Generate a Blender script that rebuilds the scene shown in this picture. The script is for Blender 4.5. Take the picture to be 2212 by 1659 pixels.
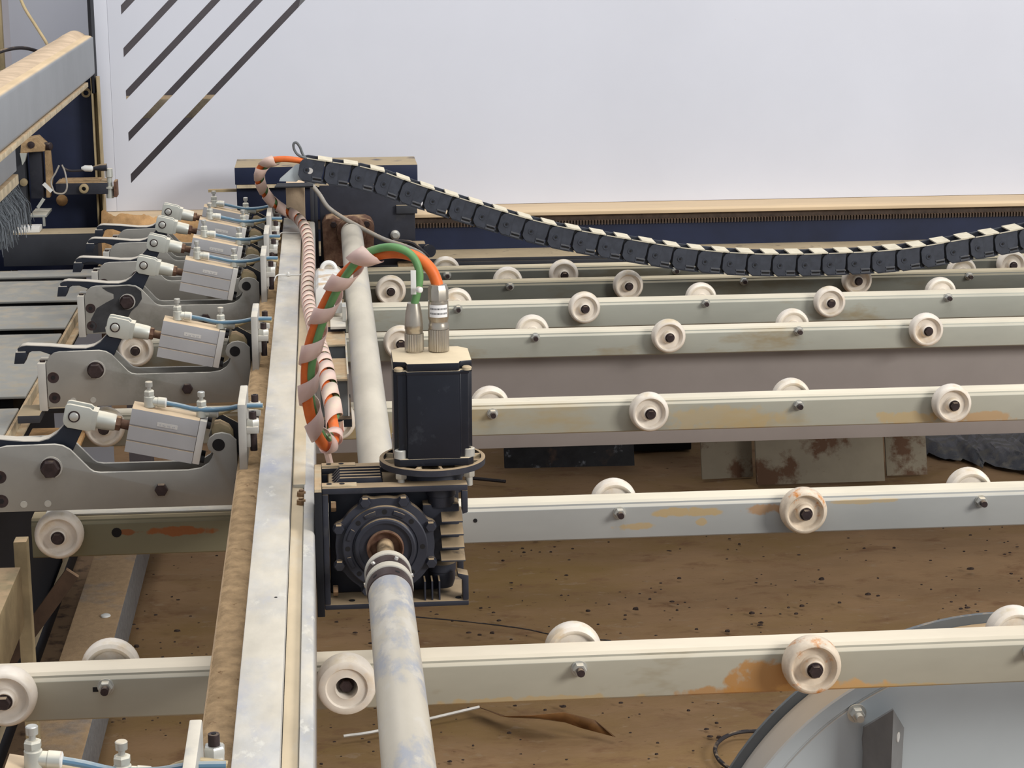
import bpy, bmesh, math, random
from mathutils import Vector, Matrix
random.seed(7)
R = math.radians
C = bpy.context.scene.collection
sc = bpy.context.scene
for o in list(bpy.data.objects): bpy.data.objects.remove(o)

# ------------------------------------------------------------------ camera, world, lights, exposure
W, H, F = 2212., 1659., 4500.
CAM = Vector((0, 0, 1.65))
dY = Vector((681-W/2, H/2+233, -F)).normalized()
dX = Vector((1, .0265, ((681-W/2)+(H/2+233)*.0265)/F)); dX = (dX-dY*dX.dot(dY)).normalized()
dZ = dX.cross(dY)
M = Matrix((dX, dY, dZ)).transposed()          # world axes as columns in camera coordinates
cd = bpy.data.cameras.new('camera'); cam = bpy.data.objects.new('camera', cd); C.objects.link(cam)
cam.matrix_world = Matrix.Translation(CAM) @ M.transposed().to_4x4()
cd.sensor_width = 36; cd.lens = 36*F/W; cd.clip_start = .05; cd.clip_end = 60
sc.camera = cam

wd = bpy.data.worlds.new('world'); sc.world = wd; wd.use_nodes = True
bg = wd.node_tree.nodes['Background']
bg.inputs[0].default_value = (.86, .91, 1.0, 1); bg.inputs[1].default_value = .50
def area(name, loc, target, sx, sy, power, col):
    l = bpy.data.lights.new(name, 'AREA'); l.shape = 'RECTANGLE'; l.size = sx; l.size_y = sy; l.energy = power; l.color = col
    o = bpy.data.objects.new(name, l); C.objects.link(o); o.location = loc
    o.rotation_euler = (Vector(target)-Vector(loc)).to_track_quat('-Z', 'Y').to_euler()
    return o
area('window_light', (5.2, -1.9, 3.7), (.4, 3.0, .8), 2.2, 1.8, 370, (1, .965, .91))
area('skylight_light', (1.0, 2.2, 5.2), (.6, 3.4, .8), 3.4, 2.4, 120, (1, .98, .95))
area('added_rear_fill_light', (-.9, 5.15, 4.4), (-.3, 5.5, 1.2), 1.6, .6, 38, (1, .98, .96))  # added fill light, brightens the space behind the guard panel
sc.view_settings.view_transform = 'Standard'; sc.view_settings.look = 'None'
sc.view_settings.gamma = 1; sc.view_settings.use_curve_mapping = False
sc.view_settings.exposure = 0.0

def ray(x, y): return M.transposed() @ Vector(((x-W/2)/F, -(y-H/2)/F, -1))
def atY(x, y, Y): d = ray(x, y); return CAM+d*(Y/d.y)
def atZ(x, y, Z): d = ray(x, y); return CAM+d*((Z-CAM.z)/d.z)

# ------------------------------------------------------------------ materials
def lin(c): return tuple(((v/255)/12.92 if v/255 <= .04045 else ((v/255+.055)/1.055)**2.4) for v in c)+(1,)
DUST = (196, 168, 132)
def mat(name, col, rough=.5, metal=0., dust=0., dcol=DUST, var=.12, scale=18., bump=0., dscale=30., spec=.4, stretch=(1, 1, 1), alpha=1., col2=None, lo=.45, world=False, blot=None, stains=None):
    m = bpy.data.materials.new(name); m.use_nodes = True; nt = m.node_tree; N = nt.nodes; L = nt.links
    b = N['Principled BSDF']; b.inputs['Roughness'].default_value = rough; b.inputs['Metallic'].default_value = metal
    b.inputs['Specular IOR Level'].default_value = spec
    if alpha < 1: b.inputs['Alpha'].default_value = alpha
    geo = N.new('ShaderNodeNewGeometry')
    if world: src = geo.outputs['Position']
    else:
        tc = N.new('ShaderNodeTexCoord'); oi = N.new('ShaderNodeObjectInfo'); ad = N.new('ShaderNodeVectorMath'); ad.operation = 'ADD'
        mu = N.new('ShaderNodeMath'); mu.operation = 'MULTIPLY'; mu.inputs[1].default_value = 7.3
        L.new(oi.outputs['Random'], mu.inputs[0]); L.new(tc.outputs['Object'], ad.inputs[0]); L.new(mu.outputs[0], ad.inputs[1]); src = ad.outputs[0]
    mp = N.new('ShaderNodeMapping'); mp.inputs['Scale'].default_value = stretch; L.new(src, mp.inputs['Vector'])
    def noise(s, det=5, ro=.6):
        n = N.new('ShaderNodeTexNoise'); n.inputs['Scale'].default_value = s; n.inputs['Detail'].default_value = det; n.inputs['Roughness'].default_value = ro
        L.new(mp.outputs[0], n.inputs['Vector']); return n.outputs['Fac']
    def rng(v, a, b_, c=0., d=1.):
        r = N.new('ShaderNodeMapRange'); r.inputs[1].default_value = a; r.inputs[2].default_value = b_; r.inputs[3].default_value = c; r.inputs[4].default_value = d
        L.new(v, r.inputs[0]); return r.outputs[0]
    def math_(op, a, b_):
        n = N.new('ShaderNodeMath'); n.operation = op
        for i, v in enumerate((a, b_)):
            if isinstance(v, (int, float)): n.inputs[i].default_value = v
            else: L.new(v, n.inputs[i])
        return n.outputs[0]
    def mix(f, a, c):
        n = N.new('ShaderNodeMix'); n.data_type = 'RGBA'
        if isinstance(f, float): n.inputs[0].default_value = f
        else: L.new(f, n.inputs[0])
        for i, v in ((6, a), (7, c)):
            if isinstance(v, tuple): n.inputs[i].default_value = v
            else: L.new(v, n.inputs[i])
        return n.outputs[2]
    base = lin(col); c2 = lin(col2) if col2 else tuple(v*(1-var*1.6) for v in base[:3])+(1,)
    n1 = noise(scale)
    out = mix(rng(n1, .35, .65), base, c2)
    if blot:                                                   # scattered blotches of another colour: (colour, scale, threshold, softness)
        for bc, bs, bt, bw in blot:
            out = mix(rng(noise(bs, 6, .65), bt, bt+bw), out, lin(bc))
    if stains:                                                 # stains with their own place on the thing, world X and Z: (x, z, rx, rz, colour, strength)
        sp = N.new('ShaderNodeSeparateXYZ'); L.new(geo.outputs['Position'], sp.inputs[0])
        nn = N.new('ShaderNodeTexNoise'); nn.inputs['Scale'].default_value = 60; nn.inputs['Detail'].default_value = 6; L.new(geo.outputs['Position'], nn.inputs['Vector'])
        for (sx, sz, rx, rz, scol, st) in stains:
            ax = math_('DIVIDE', math_('SUBTRACT', sp.outputs[0], sx), rx); az = math_('DIVIDE', math_('SUBTRACT', sp.outputs[2], sz), rz)
            d = math_('ADD', math_('MULTIPLY', ax, ax), math_('MULTIPLY', az, az))
            d = math_('ADD', d, math_('MULTIPLY', math_('SUBTRACT', nn.outputs['Fac'], .5), 3.2))
            out = mix(math_('MULTIPLY', rng(d, 1.0, .55), st), out, lin(scol))
    if dust > 0:
        se = N.new('ShaderNodeSeparateXYZ'); L.new(geo.outputs['Normal'], se.inputs[0])
        up = rng(se.outputs[2], lo, .92)
        dn = rng(noise(dscale, 6), .62-dust*.5, .8-dust*.5)
        out = mix(math_('MULTIPLY', up, dn), out, mix(rng(n1, .3, .7), lin(dcol), tuple(v*.78 for v in lin(dcol)[:3])+(1,)))
        rr = math_('MULTIPLY', up, dn); L.new(rng(rr, 0, 1, rough, .92), b.inputs['Roughness'])
        if metal: L.new(rng(rr, 0, 1, metal, 0), b.inputs['Metallic'])
    L.new(out, b.inputs['Base Color'])
    if bump:
        bu = N.new('ShaderNodeBump'); bu.inputs['Strength'].default_value = min(1, bump); bu.inputs['Distance'].default_value = .002*max(1, bump)
        L.new(noise(scale*3, 6, .7), bu.inputs['Height']); L.new(bu.outputs[0], b.inputs['Normal'])
    return m

CREAM = (226, 214, 190)
K = dict(
 railf=mat('shade_toned_galvanised_rail', (112, 114, 106), .55, .25, .85, (206, 192, 162), var=.14, scale=9, dscale=22, stretch=(.35, 1, 1), blot=[((96, 92, 78), 7, .52, .1)]),  # shade at the two farthest rails, painted in as a darker base colour
 rail=mat('galvanised_rail', (170, 171, 160), .5, .25, .95, (232, 222, 200), var=.1, scale=9, dscale=22, stretch=(.35, 1, 1), blot=[((150, 138, 112), 7, .56, .1)]),
 beam=mat('galvanised_beam', (205, 203, 198), .45, .25, .5, (214, 206, 190), var=.14, scale=24, dscale=9, bump=.15, stretch=(1, .5, 1), blot=[((178, 180, 188), 26, .50, .14), ((214, 212, 204), 60, .6, .06)]),
 beamd=mat('dusty_beam_steel', (206, 204, 194), .5, .1, .62, (212, 194, 164), var=.1, scale=20, dscale=7, stretch=(1, .4, 1)),
 shaftn=mat('wiped_shaft_tube', (198, 190, 174), .45, .15, 0, var=.08, scale=16, stretch=(1, .45, 1), blot=[((164, 166, 172), 16, .47, .1), ((200, 194, 182), 40, .52, .1), ((172, 172, 174), 7, .52, .12)]),
 ledge=mat('dusty_ledge_steel', (140, 122, 98), .7, .1, 1., (172, 146, 114), var=.2, scale=40, bump=.6),
 saw=mat('sawdust', (192, 162, 124), .95, 0, 0, var=.22, scale=60, bump=1.2, spec=.1, blot=[((120, 92, 66), 50, .62, .06)]),
 sawp=mat('pale_sawdust', (214, 190, 162), .95, 0, 0, var=.16, scale=20, bump=.8, spec=.1),
 saw2=mat('fresh_sawdust', (206, 164, 116), .95, 0, 0, var=.25, scale=30, bump=1., spec=.1),
 plate=mat('satin_steel_plate', (154, 152, 146), .45, .35, .5, (205, 200, 188), var=.08, scale=14, blot=[((120, 120, 112), 6, .55, .15)]),
 platel=mat('light_steel', (190, 188, 182), .45, .3, .6, (220, 212, 196), var=.08),
 oil=mat('oil_stain', (62, 63, 66), .5, .2, 0, var=.2, scale=50),
 alu=mat('anodised_aluminium', (176, 176, 178), .4, .3, .85, (214, 190, 158), var=.06, scale=12, dscale=26, lo=.82),
 alul=mat('pale_aluminium', (212, 210, 206), .4, .3, .5, (226, 214, 190), var=.06),
 clev=mat('clevis_zinc', (196, 198, 190), .4, .4, .7, (236, 228, 208), var=.07),
 rust=mat('rusty_steel', (120, 92, 74), .8, .1, .4, (180, 150, 116), var=.35, scale=80, col2=(84, 56, 44)),
 black=mat('black_cast_iron', (50, 52, 62), .5, .15, .85, (170, 148, 118), var=.18, scale=25, dscale=34, lo=.6, blot=[((62, 62, 66), 22, .58, .12)]),
 blackm=mat('black_motor_paint', (30, 33, 43), .38, .2, .95, (226, 208, 176), var=.2, scale=12, lo=.7, blot=[((50, 54, 62), 30, .6, .1)]),
 arm=mat('dark_blued_arm', (40, 45, 56), .5, .3, .9, (208, 200, 186), var=.15, dscale=20, lo=.5),
 bolt=mat('dark_bolt', (66, 54, 54), .5, .4, .3, (170, 150, 125), var=.25, scale=120),
 hole=mat('dark_recess', (22, 20, 22), .8),
 zinc=mat('zinc_fastener', (196, 196, 190), .35, .5, .4, (225, 212, 188), var=.1, scale=60),
 nickel=mat('nickel_plated', (188, 180, 166), .28, .8, .35, (205, 190, 160), var=.1, scale=50),
 chain=mat('black_chain_plastic', (58, 62, 72), .55, 0, .0, var=.2, scale=60, blot=[((70, 74, 80), 60, .66, .06)]),
 chainr=mat('chain_rib_plastic', (84, 86, 92), .5, 0, .5, (150, 146, 138)), chaind=mat('dark_chain_plastic', (20, 21, 26), .7), chaint=mat('dusty_chain_bar', (200, 192, 172), .8, 0, .9, (226, 216, 192), var=.1, scale=60),
 white=mat('white_painted_sheet', (214, 217, 227), .38, 0, 0, var=.035, scale=1.6, bump=.05, blot=[((190, 176, 168), 26, .74, .05)]),
 whitep=mat('white_plastic', (226, 226, 222), .4, 0, .3, var=.04),
 roller=mat('cream_nylon', (232, 222, 208), .4, 0, .25, (226, 208, 176), var=.1, scale=30, blot=[((214, 194, 166), 20, .56, .14)]),
 rollerd=mat('stained_nylon', (224, 208, 186), .45, 0, 0, var=.15, scale=50, blot=[((196, 130, 66), 36, .56, .1)]),
 shaft=mat('dusty_shaft_tube', (178, 176, 170), .45, .2, .85, (202, 194, 178), var=.1, scale=16, dscale=12, stretch=(1, .35, 1), lo=.0, blot=[((150, 156, 172), 14, .56, .08)]),
 shaftd=mat('rust_spotted_shaft', (150, 130, 104), .5, .4, .5, var=.3, scale=90),
 navy=mat('navy_machine_paint', (26, 36, 64), .55, 0, .75, (176, 158, 128), var=.2, scale=8, dscale=16, lo=.6),
 dark=mat('dark_machine_steel', (58, 60, 66), .6, .1, .8, (176, 158, 128), var=.2, scale=10),
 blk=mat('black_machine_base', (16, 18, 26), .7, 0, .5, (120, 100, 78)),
 grey=mat('grey_beam_paint', (148, 152, 156), .45, .1, 1., (222, 196, 158), var=.08, scale=7, dscale=10, lo=.4),
 table=mat('saw_table_steel', (166, 164, 156), .5, .1, .3, (178, 168, 150), var=.06, scale=6), pit=mat('black_groove', (12, 12, 14), .8),
 tabedge=mat('dusty_table_edge', (206, 190, 160), .8, 0, .6, var=.25, scale=40),
 sheet=mat('grey_sheet_metal', (150, 142, 138), .5, .1, .3, (190, 176, 156), var=.06, scale=6),
 brown=mat('brown_channel_steel', (96, 74, 58), .7, .1, .6, (150, 122, 94), var=.3, scale=14),
 tube=mat('dusty_floor_tube', (142, 144, 146), .5, .2, .62, (188, 158, 122), var=.2, scale=70, dscale=5, blot=[((120, 122, 126), 9, .55, .06)], bump=.6),
 tan=mat('tan_dusty_steel', (176, 158, 122), .7, .1, .5, var=.25, scale=16),
 orange=mat('orange_cable_sheath', (226, 112, 48), .5, 0, .15, (200, 150, 110), var=.1, scale=60),
 green=mat('green_cable_sheath', (104, 152, 96), .5, 0, .3, (150, 160, 120), var=.1, scale=60),
 wrap=mat('clear_spiral_wrap', (236, 206, 196), .35, 0, .2, (230, 216, 196), var=.05, alpha=.72),
 wrap2=mat('dusty_spiral_wrap', (230, 200, 186), .5, 0, .4, (230, 212, 190), var=.08, alpha=.9),
 blue=mat('blue_air_hose', (96, 130, 154), .3, 0, .5, (176, 184, 184), var=.1),
 tanh=mat('clear_air_hose', (190, 170, 130), .35, 0, .2, var=.15),
 cablew=mat('grey_cable', (176, 170, 160), .6, 0, .4, var=.15, scale=60),
 cabled=mat('dark_cable', (52, 48, 50), .6, 0, .2),
 fan=mat('blue_grey_housing', (176, 184, 188), .45, .0, .95, (176, 150, 116), var=.05, scale=5, lo=.25),
 fand=mat('grey_housing_flange', (106, 110, 112), .5, .1, .2, var=.1),
 fanb=mat('grey_bracket', (120, 120, 120), .5, .1, 0, var=.12, scale=20),
 tile=mat('stained_board', (158, 148, 128), .8, 0, 0, var=.1, scale=8, world=True, blot=[((104, 76, 56), 7, .5, .08)]),
 plastic=mat('black_plastic_film', (52, 56, 62), .25, 0, .3, (120, 116, 108), var=.4, scale=14),
 rubble=mat('speckled_dark_film', (44, 44, 48), .6, 0, 0, var=.4, scale=30, blot=[((130, 134, 140), 26, .6, .1), ((80, 62, 52), 9, .56, .1)]),
 stone=mat('pebble_stone', (76, 60, 52), .9, 0, 0, var=.5, scale=300),
 film=mat('brown_film', (150, 108, 66), .4, 0, 0, var=.3, scale=20, alpha=.9),
 label=mat('printed_label', (236, 236, 236), .5, 0, 0, var=0, stretch=(1, 1, 1)),
 ink=mat('label_ink', (96, 96, 98), .6), ink2=mat('faded_ink', (176, 176, 178), .6),
 wood=mat('dusty_guide_cover', (214, 190, 156), .7, .0, 1., (226, 200, 164), var=.12, scale=12, stretch=(.15, 1, 1)),
 rack=mat('brown_rack_steel', (88, 74, 64), .6, .3, .6, (150, 120, 92), var=.25, scale=60),
 bristle=mat('grey_bristle', (92, 98, 104), .6),
 wall=mat('grey_wall_paint', (196, 194, 200), .8, 0, 0, var=.06, scale=1.5, world=True),
 darkw=mat('dark_enclosure_paint', (124, 119, 122), .7, 0, 0, var=.1),
 collar=mat('brown_collar_steel', (72, 58, 56), .5, .2, 0, var=.2, scale=60),
 bolted=mat('brass_bolt', (160, 128, 96), .6, .3, .4, var=.3, scale=100),
)
# rails with their own orange stains
OR = (178, 130, 72); YB = (190, 160, 104)
K['rail1'] = mat('galvanised_rail_one', (176, 172, 156), .5, .25, .95, (232, 220, 198), var=.1, scale=9, dscale=22, stretch=(.35, 1, 1), blot=[((150, 138, 112), 7, .58, .1)],
   stains=[(.46, .822, .055, .028, OR, .9), (.405, .812, .05, .010, OR, .8), (.535, .812, .07, .012, (206, 160, 98), .8), (.2, .812, .12, .007, YB, .6), (.60, .811, .06, .006, YB, .6)])
K['rail2'] = mat('galvanised_rail_two', (172, 173, 170), .5, .25, .95, (236, 226, 204), var=.08, scale=9, dscale=22, stretch=(.35, 1, 1),
   stains=[(.47, .846, .05, .007, YB, .75), (.405, .828, .03, .006, YB, .7), (.575, .846, .035, .008, OR, .7), (.71, .853, .05, .004, YB, .6), (.49, .831, .008, .006, YB, .7)])
K['rail2l'] = mat('galvanised_rail_green', (136, 132, 108), .5, .25, .7, (176, 160, 128), var=.1, scale=9, dscale=22, stretch=(.35, 1, 1),
   stains=[(-.20, .8425, .05, .0065, (150, 92, 50), .95), (-.26, .843, .022, .004, (140, 86, 50), .9)])
K['rail3'] = mat('galvanised_rail_three', (172, 170, 156), .5, .25, .95, (234, 224, 202), var=.08, scale=9, dscale=22, stretch=(.35, 1, 1), blot=[((172, 152, 112), 5, .5, .12)],
   stains=[(.92, .822, .06, .012, YB, .6), (1.04, .818, .06, .012, (186, 140, 80), .6), (.62, .83, .12, .02, YB, .4)])

# ------------------------------------------------------------------ mesh builder
def frame(d):
    d = Vector(d).normalized(); a = Vector((0, 0, 1)) if abs(d.z) < .9 else Vector((1, 0, 0))
    u = d.cross(a).normalized(); return u, d.cross(u).normalized()
class MB:
    def __init__(s): s.v = []; s.f = []; s.mi = []; s.m = 0
    def add(s, vs, fs):
        b = len(s.v); s.v += [tuple(p) for p in vs]; s.f += [tuple(b+i for i in f) for f in fs]; s.mi += [s.m]*len(fs); return s
    def box(s, x0, x1, y0, y1, z0, z1):
        p = [(x, y, z) for z in (z0, z1) for y in (y0, y1) for x in (x0, x1)]
        return s.add(p, [(0, 2, 3, 1), (4, 5, 7, 6), (0, 1, 5, 4), (2, 6, 7, 3), (0, 4, 6, 2), (1, 3, 7, 5)])
    def obox(s, c, u, v, w, a, b, d):                          # box by centre, three axes, half sizes
        c = Vector(c); u, v, w = Vector(u).normalized(), Vector(v).normalized(), Vector(w).normalized()
        p = [c+u*(i*a)+v*(j*b)+w*(k*d) for k in (-1, 1) for j in (-1, 1) for i in (-1, 1)]
        return s.add(p, [(0, 2, 3, 1), (4, 5, 7, 6), (0, 1, 5, 4), (2, 6, 7, 3), (0, 4, 6, 2), (1, 3, 7, 5)])
    def prism(s, poly, y0, y1, ax='y'):                        # poly in (x,z) for y, (y,z) for x, (x,y) for z
        n = len(poly)
        def P(a, b, t): return (a, t, b) if ax == 'y' else ((t, a, b) if ax == 'x' else (a, b, t))
        vs = [P(a, b, y0) for a, b in poly]+[P(a, b, y1) for a, b in poly]
        fs = [tuple(range(n)), tuple(range(2*n-1, n-1, -1))]+[(i, n+i, n+(i+1) % n, (i+1) % n) for i in range(n)]
        return s.add(vs, fs)
    def lathe(s, o, d, prof, n=24, cap=True, ph=0.):           # prof: (distance along d, radius)
        o = Vector(o); d = Vector(d).normalized(); u, v = frame(d); vs = []; fs = []
        for t, r in prof:
            for k in range(n):
                a = ph+2*math.pi*k/n; vs.append(o+d*t+(u*math.cos(a)+v*math.sin(a))*r)
        for i in range(len(prof)-1):
            for k in range(n): fs.append((i*n+k, i*n+(k+1) % n, (i+1)*n+(k+1) % n, (i+1)*n+k))
        if cap: fs += [tuple(range(n-1, -1, -1)), tuple(range((len(prof)-1)*n, len(prof)*n))]
        return s.add(vs, fs)
    def cyl(s, p0, p1, r0, r1=None, n=20, ph=0.):
        p0, p1 = Vector(p0), Vector(p1); return s.lathe(p0, p1-p0, [(0, r0), ((p1-p0).length, r0 if r1 is None else r1)], n, True, ph)
    def hexb(s, p, d, h, r): return s.lathe(p, d, [(0, r), (h*.8, r), (h, r*.88)], 6)
    def tube(s, pts, r, n=10, rf=None):
        pts = [Vector(p) for p in pts]; m = len(pts); vs = []; fs = []
        t = [(pts[min(i+1, m-1)]-pts[max(i-1, 0)]).normalized() for i in range(m)]
        u, _ = frame(t[0])
        for i in range(m):
            u = (u-t[i]*u.dot(t[i])).normalized(); v = t[i].cross(u); rr = rf(i) if rf else r
            for k in range(n): a = 2*math.pi*k/n; vs.append(pts[i]+(u*math.cos(a)+v*math.sin(a))*rr)
        for i in range(m-1):
            for k in range(n): fs.append((i*n+k, i*n+(k+1) % n, (i+1)*n+(k+1) % n, (i+1)*n+k))
        fs += [tuple(range(n-1, -1, -1)), tuple(range((m-1)*n, m*n))]
        return s.add(vs, fs)
def spline(P, k=8):
    P = [Vector(p) for p in P]; P = [P[0]*2-P[1]]+P+[P[-1]*2-P[-2]]; out = []
    for i in range(1, len(P)-2):
        a, b, c, d = P[i-1:i+3]
        for j in range(k):
            t = j/k; out.append(.5*((2*b)+(c-a)*t+(2*a-5*b+4*c-d)*t*t+(3*b-a-3*c+d)*t**3))
    out.append(P[-2]); return out
def resample(P, step):
    out = [P[0].copy()]; acc = 0.
    for a, b in zip(P, P[1:]):
        l = (b-a).length; q = step-acc
        while q <= l and l > 0: out.append(a.lerp(b, q/l)); q += step
        acc = (acc+l) % step if l > 0 else acc
    return out
OFF = {}
def tag(o, label=None, cat=None, group=None, kind=None):
    for k, v in (('label', label), ('category', cat), ('group', group), ('kind', kind)):
        if v: o[k] = v
    return o
def part(name, mb, m, parent=None, label=None, bev=0., kind=None, smooth=35, seg=2, loc=None):
    off = OFF.get(parent.as_pointer(), Vector()) if parent else Vector()
    if loc is not None: off = off+Vector(loc) if False else off
    me = bpy.data.meshes.new(name); me.from_pydata([tuple(Vector(p)-off) for p in mb.v], [], mb.f)
    ms = m if isinstance(m, (list, tuple)) else [m]
    for x in ms: me.materials.append(K[x])
    if len(ms) > 1: me.polygons.foreach_set('material_index', mb.mi)
    bm = bmesh.new(); bm.from_mesh(me); bmesh.ops.recalc_face_normals(bm, faces=bm.faces)
    if bev:
        ed = [e for e in bm.edges if len(e.link_faces) == 2 and e.calc_face_angle(0) > R(40)]
        bmesh.ops.bevel(bm, geom=ed, offset=bev, segments=seg, affect='EDGES', clamp_overlap=True, profile=.6)
    bm.to_mesh(me); bm.free(); me.shade_smooth(); me.set_sharp_from_angle(angle=R(smooth))
    o = bpy.data.objects.new(name, me); C.objects.link(o)
    if parent: o.parent = parent; OFF[o.as_pointer()] = off
    if label: o['label'] = label
    if kind: o['kind'] = kind
    return o
KEEP = []
def thing(name, loc, label, cat, group=None, kind=None):
    o = bpy.data.objects.new(name, None); C.objects.link(o); o.location = loc; o.empty_display_size = .05
    OFF[o.as_pointer()] = Vector(loc); KEEP.append(o); return tag(o, label, cat, group, kind)
def solo(name, mb, m, label, cat, group=None, **k): return tag(part(name, mb, m, **k), label, cat, group)
def clone(o, parent, loc):                                     # another part sharing the mesh
    c = o.copy(); C.objects.link(c); c.parent = parent; c.location = loc; return c

# ------------------------------------------------------------------ SETTING
g = MB(); nx, ny = 90, 110
from mathutils import noise as MN
vs = [(-4+9*i/nx, -1+9*j/ny, .012*MN.noise(Vector((i*.35, j*.35, 0)))+.006*MN.noise(Vector((i*1.3, j*1.3, 3)))-.01) for j in range(ny+1) for i in range(nx+1)]
g.add(vs, [(j*(nx+1)+i, j*(nx+1)+i+1, (j+1)*(nx+1)+i+1, (j+1)*(nx+1)+i) for j in range(ny) for i in range(nx)])
K['dirt'] = mat('dirt_floor', (156, 126, 94), .95, 0, 0, var=.14, scale=5, bump=1.8, spec=.1, world=True, stretch=(.6, 1, 1), blot=[((136, 110, 70), 1.6, .45, .2), ((128, 98, 72), 14, .54, .16), ((150, 126, 98), 34, .6, .08), ((92, 72, 54), 70, .66, .05)])
fl = part('floor', g, 'dirt', smooth=180); fl['kind'] = 'structure'
w = part('wall_back', MB().box(-4, 5, 8.0, 8.1, 0, 4.2), 'wall'); w['kind'] = 'structure'
w = part('wall_left', MB().box(-4.1, -4, -1, 8.0, 0, 4.2), 'wall'); w['kind'] = 'structure'

# gravel and crumbs on the floor
g = MB()
for i in range(950):
    x = random.uniform(-.6, 2.0); y = random.uniform(3.1, 5.5) if i % 3 else random.uniform(3.6, 4.8)
    r = random.choice((.002, .0022, .0025, .003, .003, .0035, .0055))*random.uniform(.7, 1.25)
    z = .0; c = Vector((x, y, z)); vv = []
    for k in range(6):
        a = k*math.pi/3; vv.append(c+Vector((math.cos(a)*r*random.uniform(.8, 1.6), math.sin(a)*r*random.uniform(.6, 1.2), 0)))
    hh_ = r*random.uniform(.6, 1.1); vv += [c+(p-c)*.8+Vector((0, 0, hh_*.7)) for p in vv[:6]]; vv.append(c+Vector((r*.1, 0, hh_)))
    g.add(vv, [(k, (k+1) % 6, 6+(k+1) % 6, 6+k) for k in range(6)]+[(6+k, 6+(k+1) % 6, 12) for k in range(6)])
solo('gravel', g, 'stone', 'dark pebbles and crumbs scattered over the brown dirt floor', 'gravel', kind='stuff', smooth=50)

# ------------------------------------------------------------------ white guard panel with slots
YP = 4.91; pz0 = .925; pz1 = 2.0
gp = thing('guard_panel', (0, YP, pz0), 'large white sheet metal guard panel with diagonal slots behind the machine', 'panel')
cuts = []
for k in range(6):
    zb = .990+k*.0972; x0 = -.447-.0010*k; cuts.append((x0, zb))
zt = 1.58
g = MB(); T = .021
def slab(poly): g.prism(poly, YP, YP+.003)
xr = 2.7
# bands between the 45 degree slots, built as real metal around real openings
xl = -.482
def sl(i):
    x0, zb = cuts[i]; L = zt-(zb+T)
    return [(x0, zb), (x0+L+T, zt), (x0+L, zt), (x0, zb+T)]
x0, zb = cuts[0]; L0 = zt-zb
slab([(xl, pz0), (xr, pz0), (xr, zt), (x0+L0, zt), (x0, zb), (xl, zb)])
for i in range(1, len(cuts)):
    xa, za = cuts[i-1]; xb, zb2 = cuts[i]
    slab([(xl, za), (xa, za), (xa, za+T), (xa+(zt-za-T), zt), (xb+(zt-zb2), zt), (xb, zb2), (xl, zb2)])
xa, za = cuts[-1]
slab([(xl, za), (xa, za), (xa, za+T), (xa+(zt-za-T), zt), (xl, zt)])
slab([(xl, zt), (xr, zt), (xr, pz1), (xl, pz1)])
part('sheet', g, 'white', gp, smooth=20)
part('side_flange', MB().prism([(-.5125, YP-.004), (-.4825, YP-.001), (-.4825, YP+.004), (-.5115, YP+.001), (-.5115, YP+.05), (-.5135, YP+.05)], pz0, pz1, 'z'), 'white', gp, bev=.0006)
# things seen through the slots
eb = thing('electrical_cabinet', (0, 5.6, 0), 'dark grey cabinet seen through the slots of the white guard panel', 'cabinet')
part('cabinet_body', MB().box(-.56, 2.6, 5.6, 6.0, .9, 2.2), 'darkw', eb); part('leg', MB().box(2.5, 2.6, 5.7, 5.8, 0, .9), 'darkw', eb); part('leg', MB().box(-.56, -.5, 5.7, 5.8, 0, .9), 'darkw', eb)
solo('cross_beam', MB().box(-.5, 2.3, 5.32, 5.42, 1.098, 1.146), 'tabedge', 'sand-coloured dusty horizontal beam seen through the lower slots of the guard panel', 'beam', bev=.003)
solo('window_gleam_bar', MB().obox((-.035, 5.2, 1.40), (.25, 0, 1), (1, 0, -.25), (0, 1, 0), .26, .007, .006), 'whitep', 'thin white bar standing in for window light seen through the top guard panel slots', 'bar')  # added white bar in place of window light beyond the slots
# wall post and hoses behind the pressure beam
solo('wall_post', MB().box(-.80, -.776, 5.15, 5.19, .0, 2.2).box(-.771, -.758, 5.16, 5.18, 0, 2.2), 'tan', 'narrow cream post at the top-left corner behind the grey beam', 'post', bev=.003)
solo('enclosure_sheet', MB().box(-.76, -.56, 5.3, 5.31, 0, 2.2), 'white', 'pale grey vertical sheet behind the dusty grey beam, top left', 'panel')
solo('air_hose', MB().tube(spline([atY(35, -30, 5.0), atY(52, 15, 4.97), atY(80, 60, 4.93), atY(102, 96, 4.9), atY(112, 125, 4.9)]), .0037), 'tanh', 'tan translucent hose coming down onto the grey pressure beam', 'hose')
solo('dark_hose', MB().tube(spline([atY(-25, 128, 4.55), atY(0, 112, 4.6), atY(35, 104, 4.7), atY(60, 105, 4.78), atY(85, 112, 4.85)]), .0040), 'cabled', 'dark grey hose arching over the left end of the pressure beam', 'hose')

# ------------------------------------------------------------------ linear guide along the panel
gu = thing('guide_rail', (.8, 4.8, .80), 'long horizontal guide rail under the white panel with tan dusty top', 'rail')
part('top_cover', MB().prism([(4.8, .912), (4.8, .9195), (4.806, .924), (4.92, .924), (4.92, .912)], -.508, 2.7, 'x'), 'wood', gu, bev=.0008)
part('rail_body', MB().box(-.508, 2.7, 4.815, 4.92, .888, .912), 'rack', gu)
g = MB(); x = .13
while x < 1.75: g.box(x, x+.0035, 4.806, 4.8155, .887, .897); x += .0072
part('gear_rack', g, 'rack', gu, kind='stuff')
part('base_beam', MB().box(-.51, 2.7, 4.812, 4.94, .834, .888), 'navy', gu)
part('lower_ledge', MB().box(-.51, 2.7, 4.69, 4.86, .826, .834).box(-.51, 2.7, 4.69, 4.70, .816, .826), 'dark', gu, bev=.001)
part('floor_beam', MB().box(-.51, 2.7, 4.70, 4.9, .60, .816), 'brown', gu)
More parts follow.
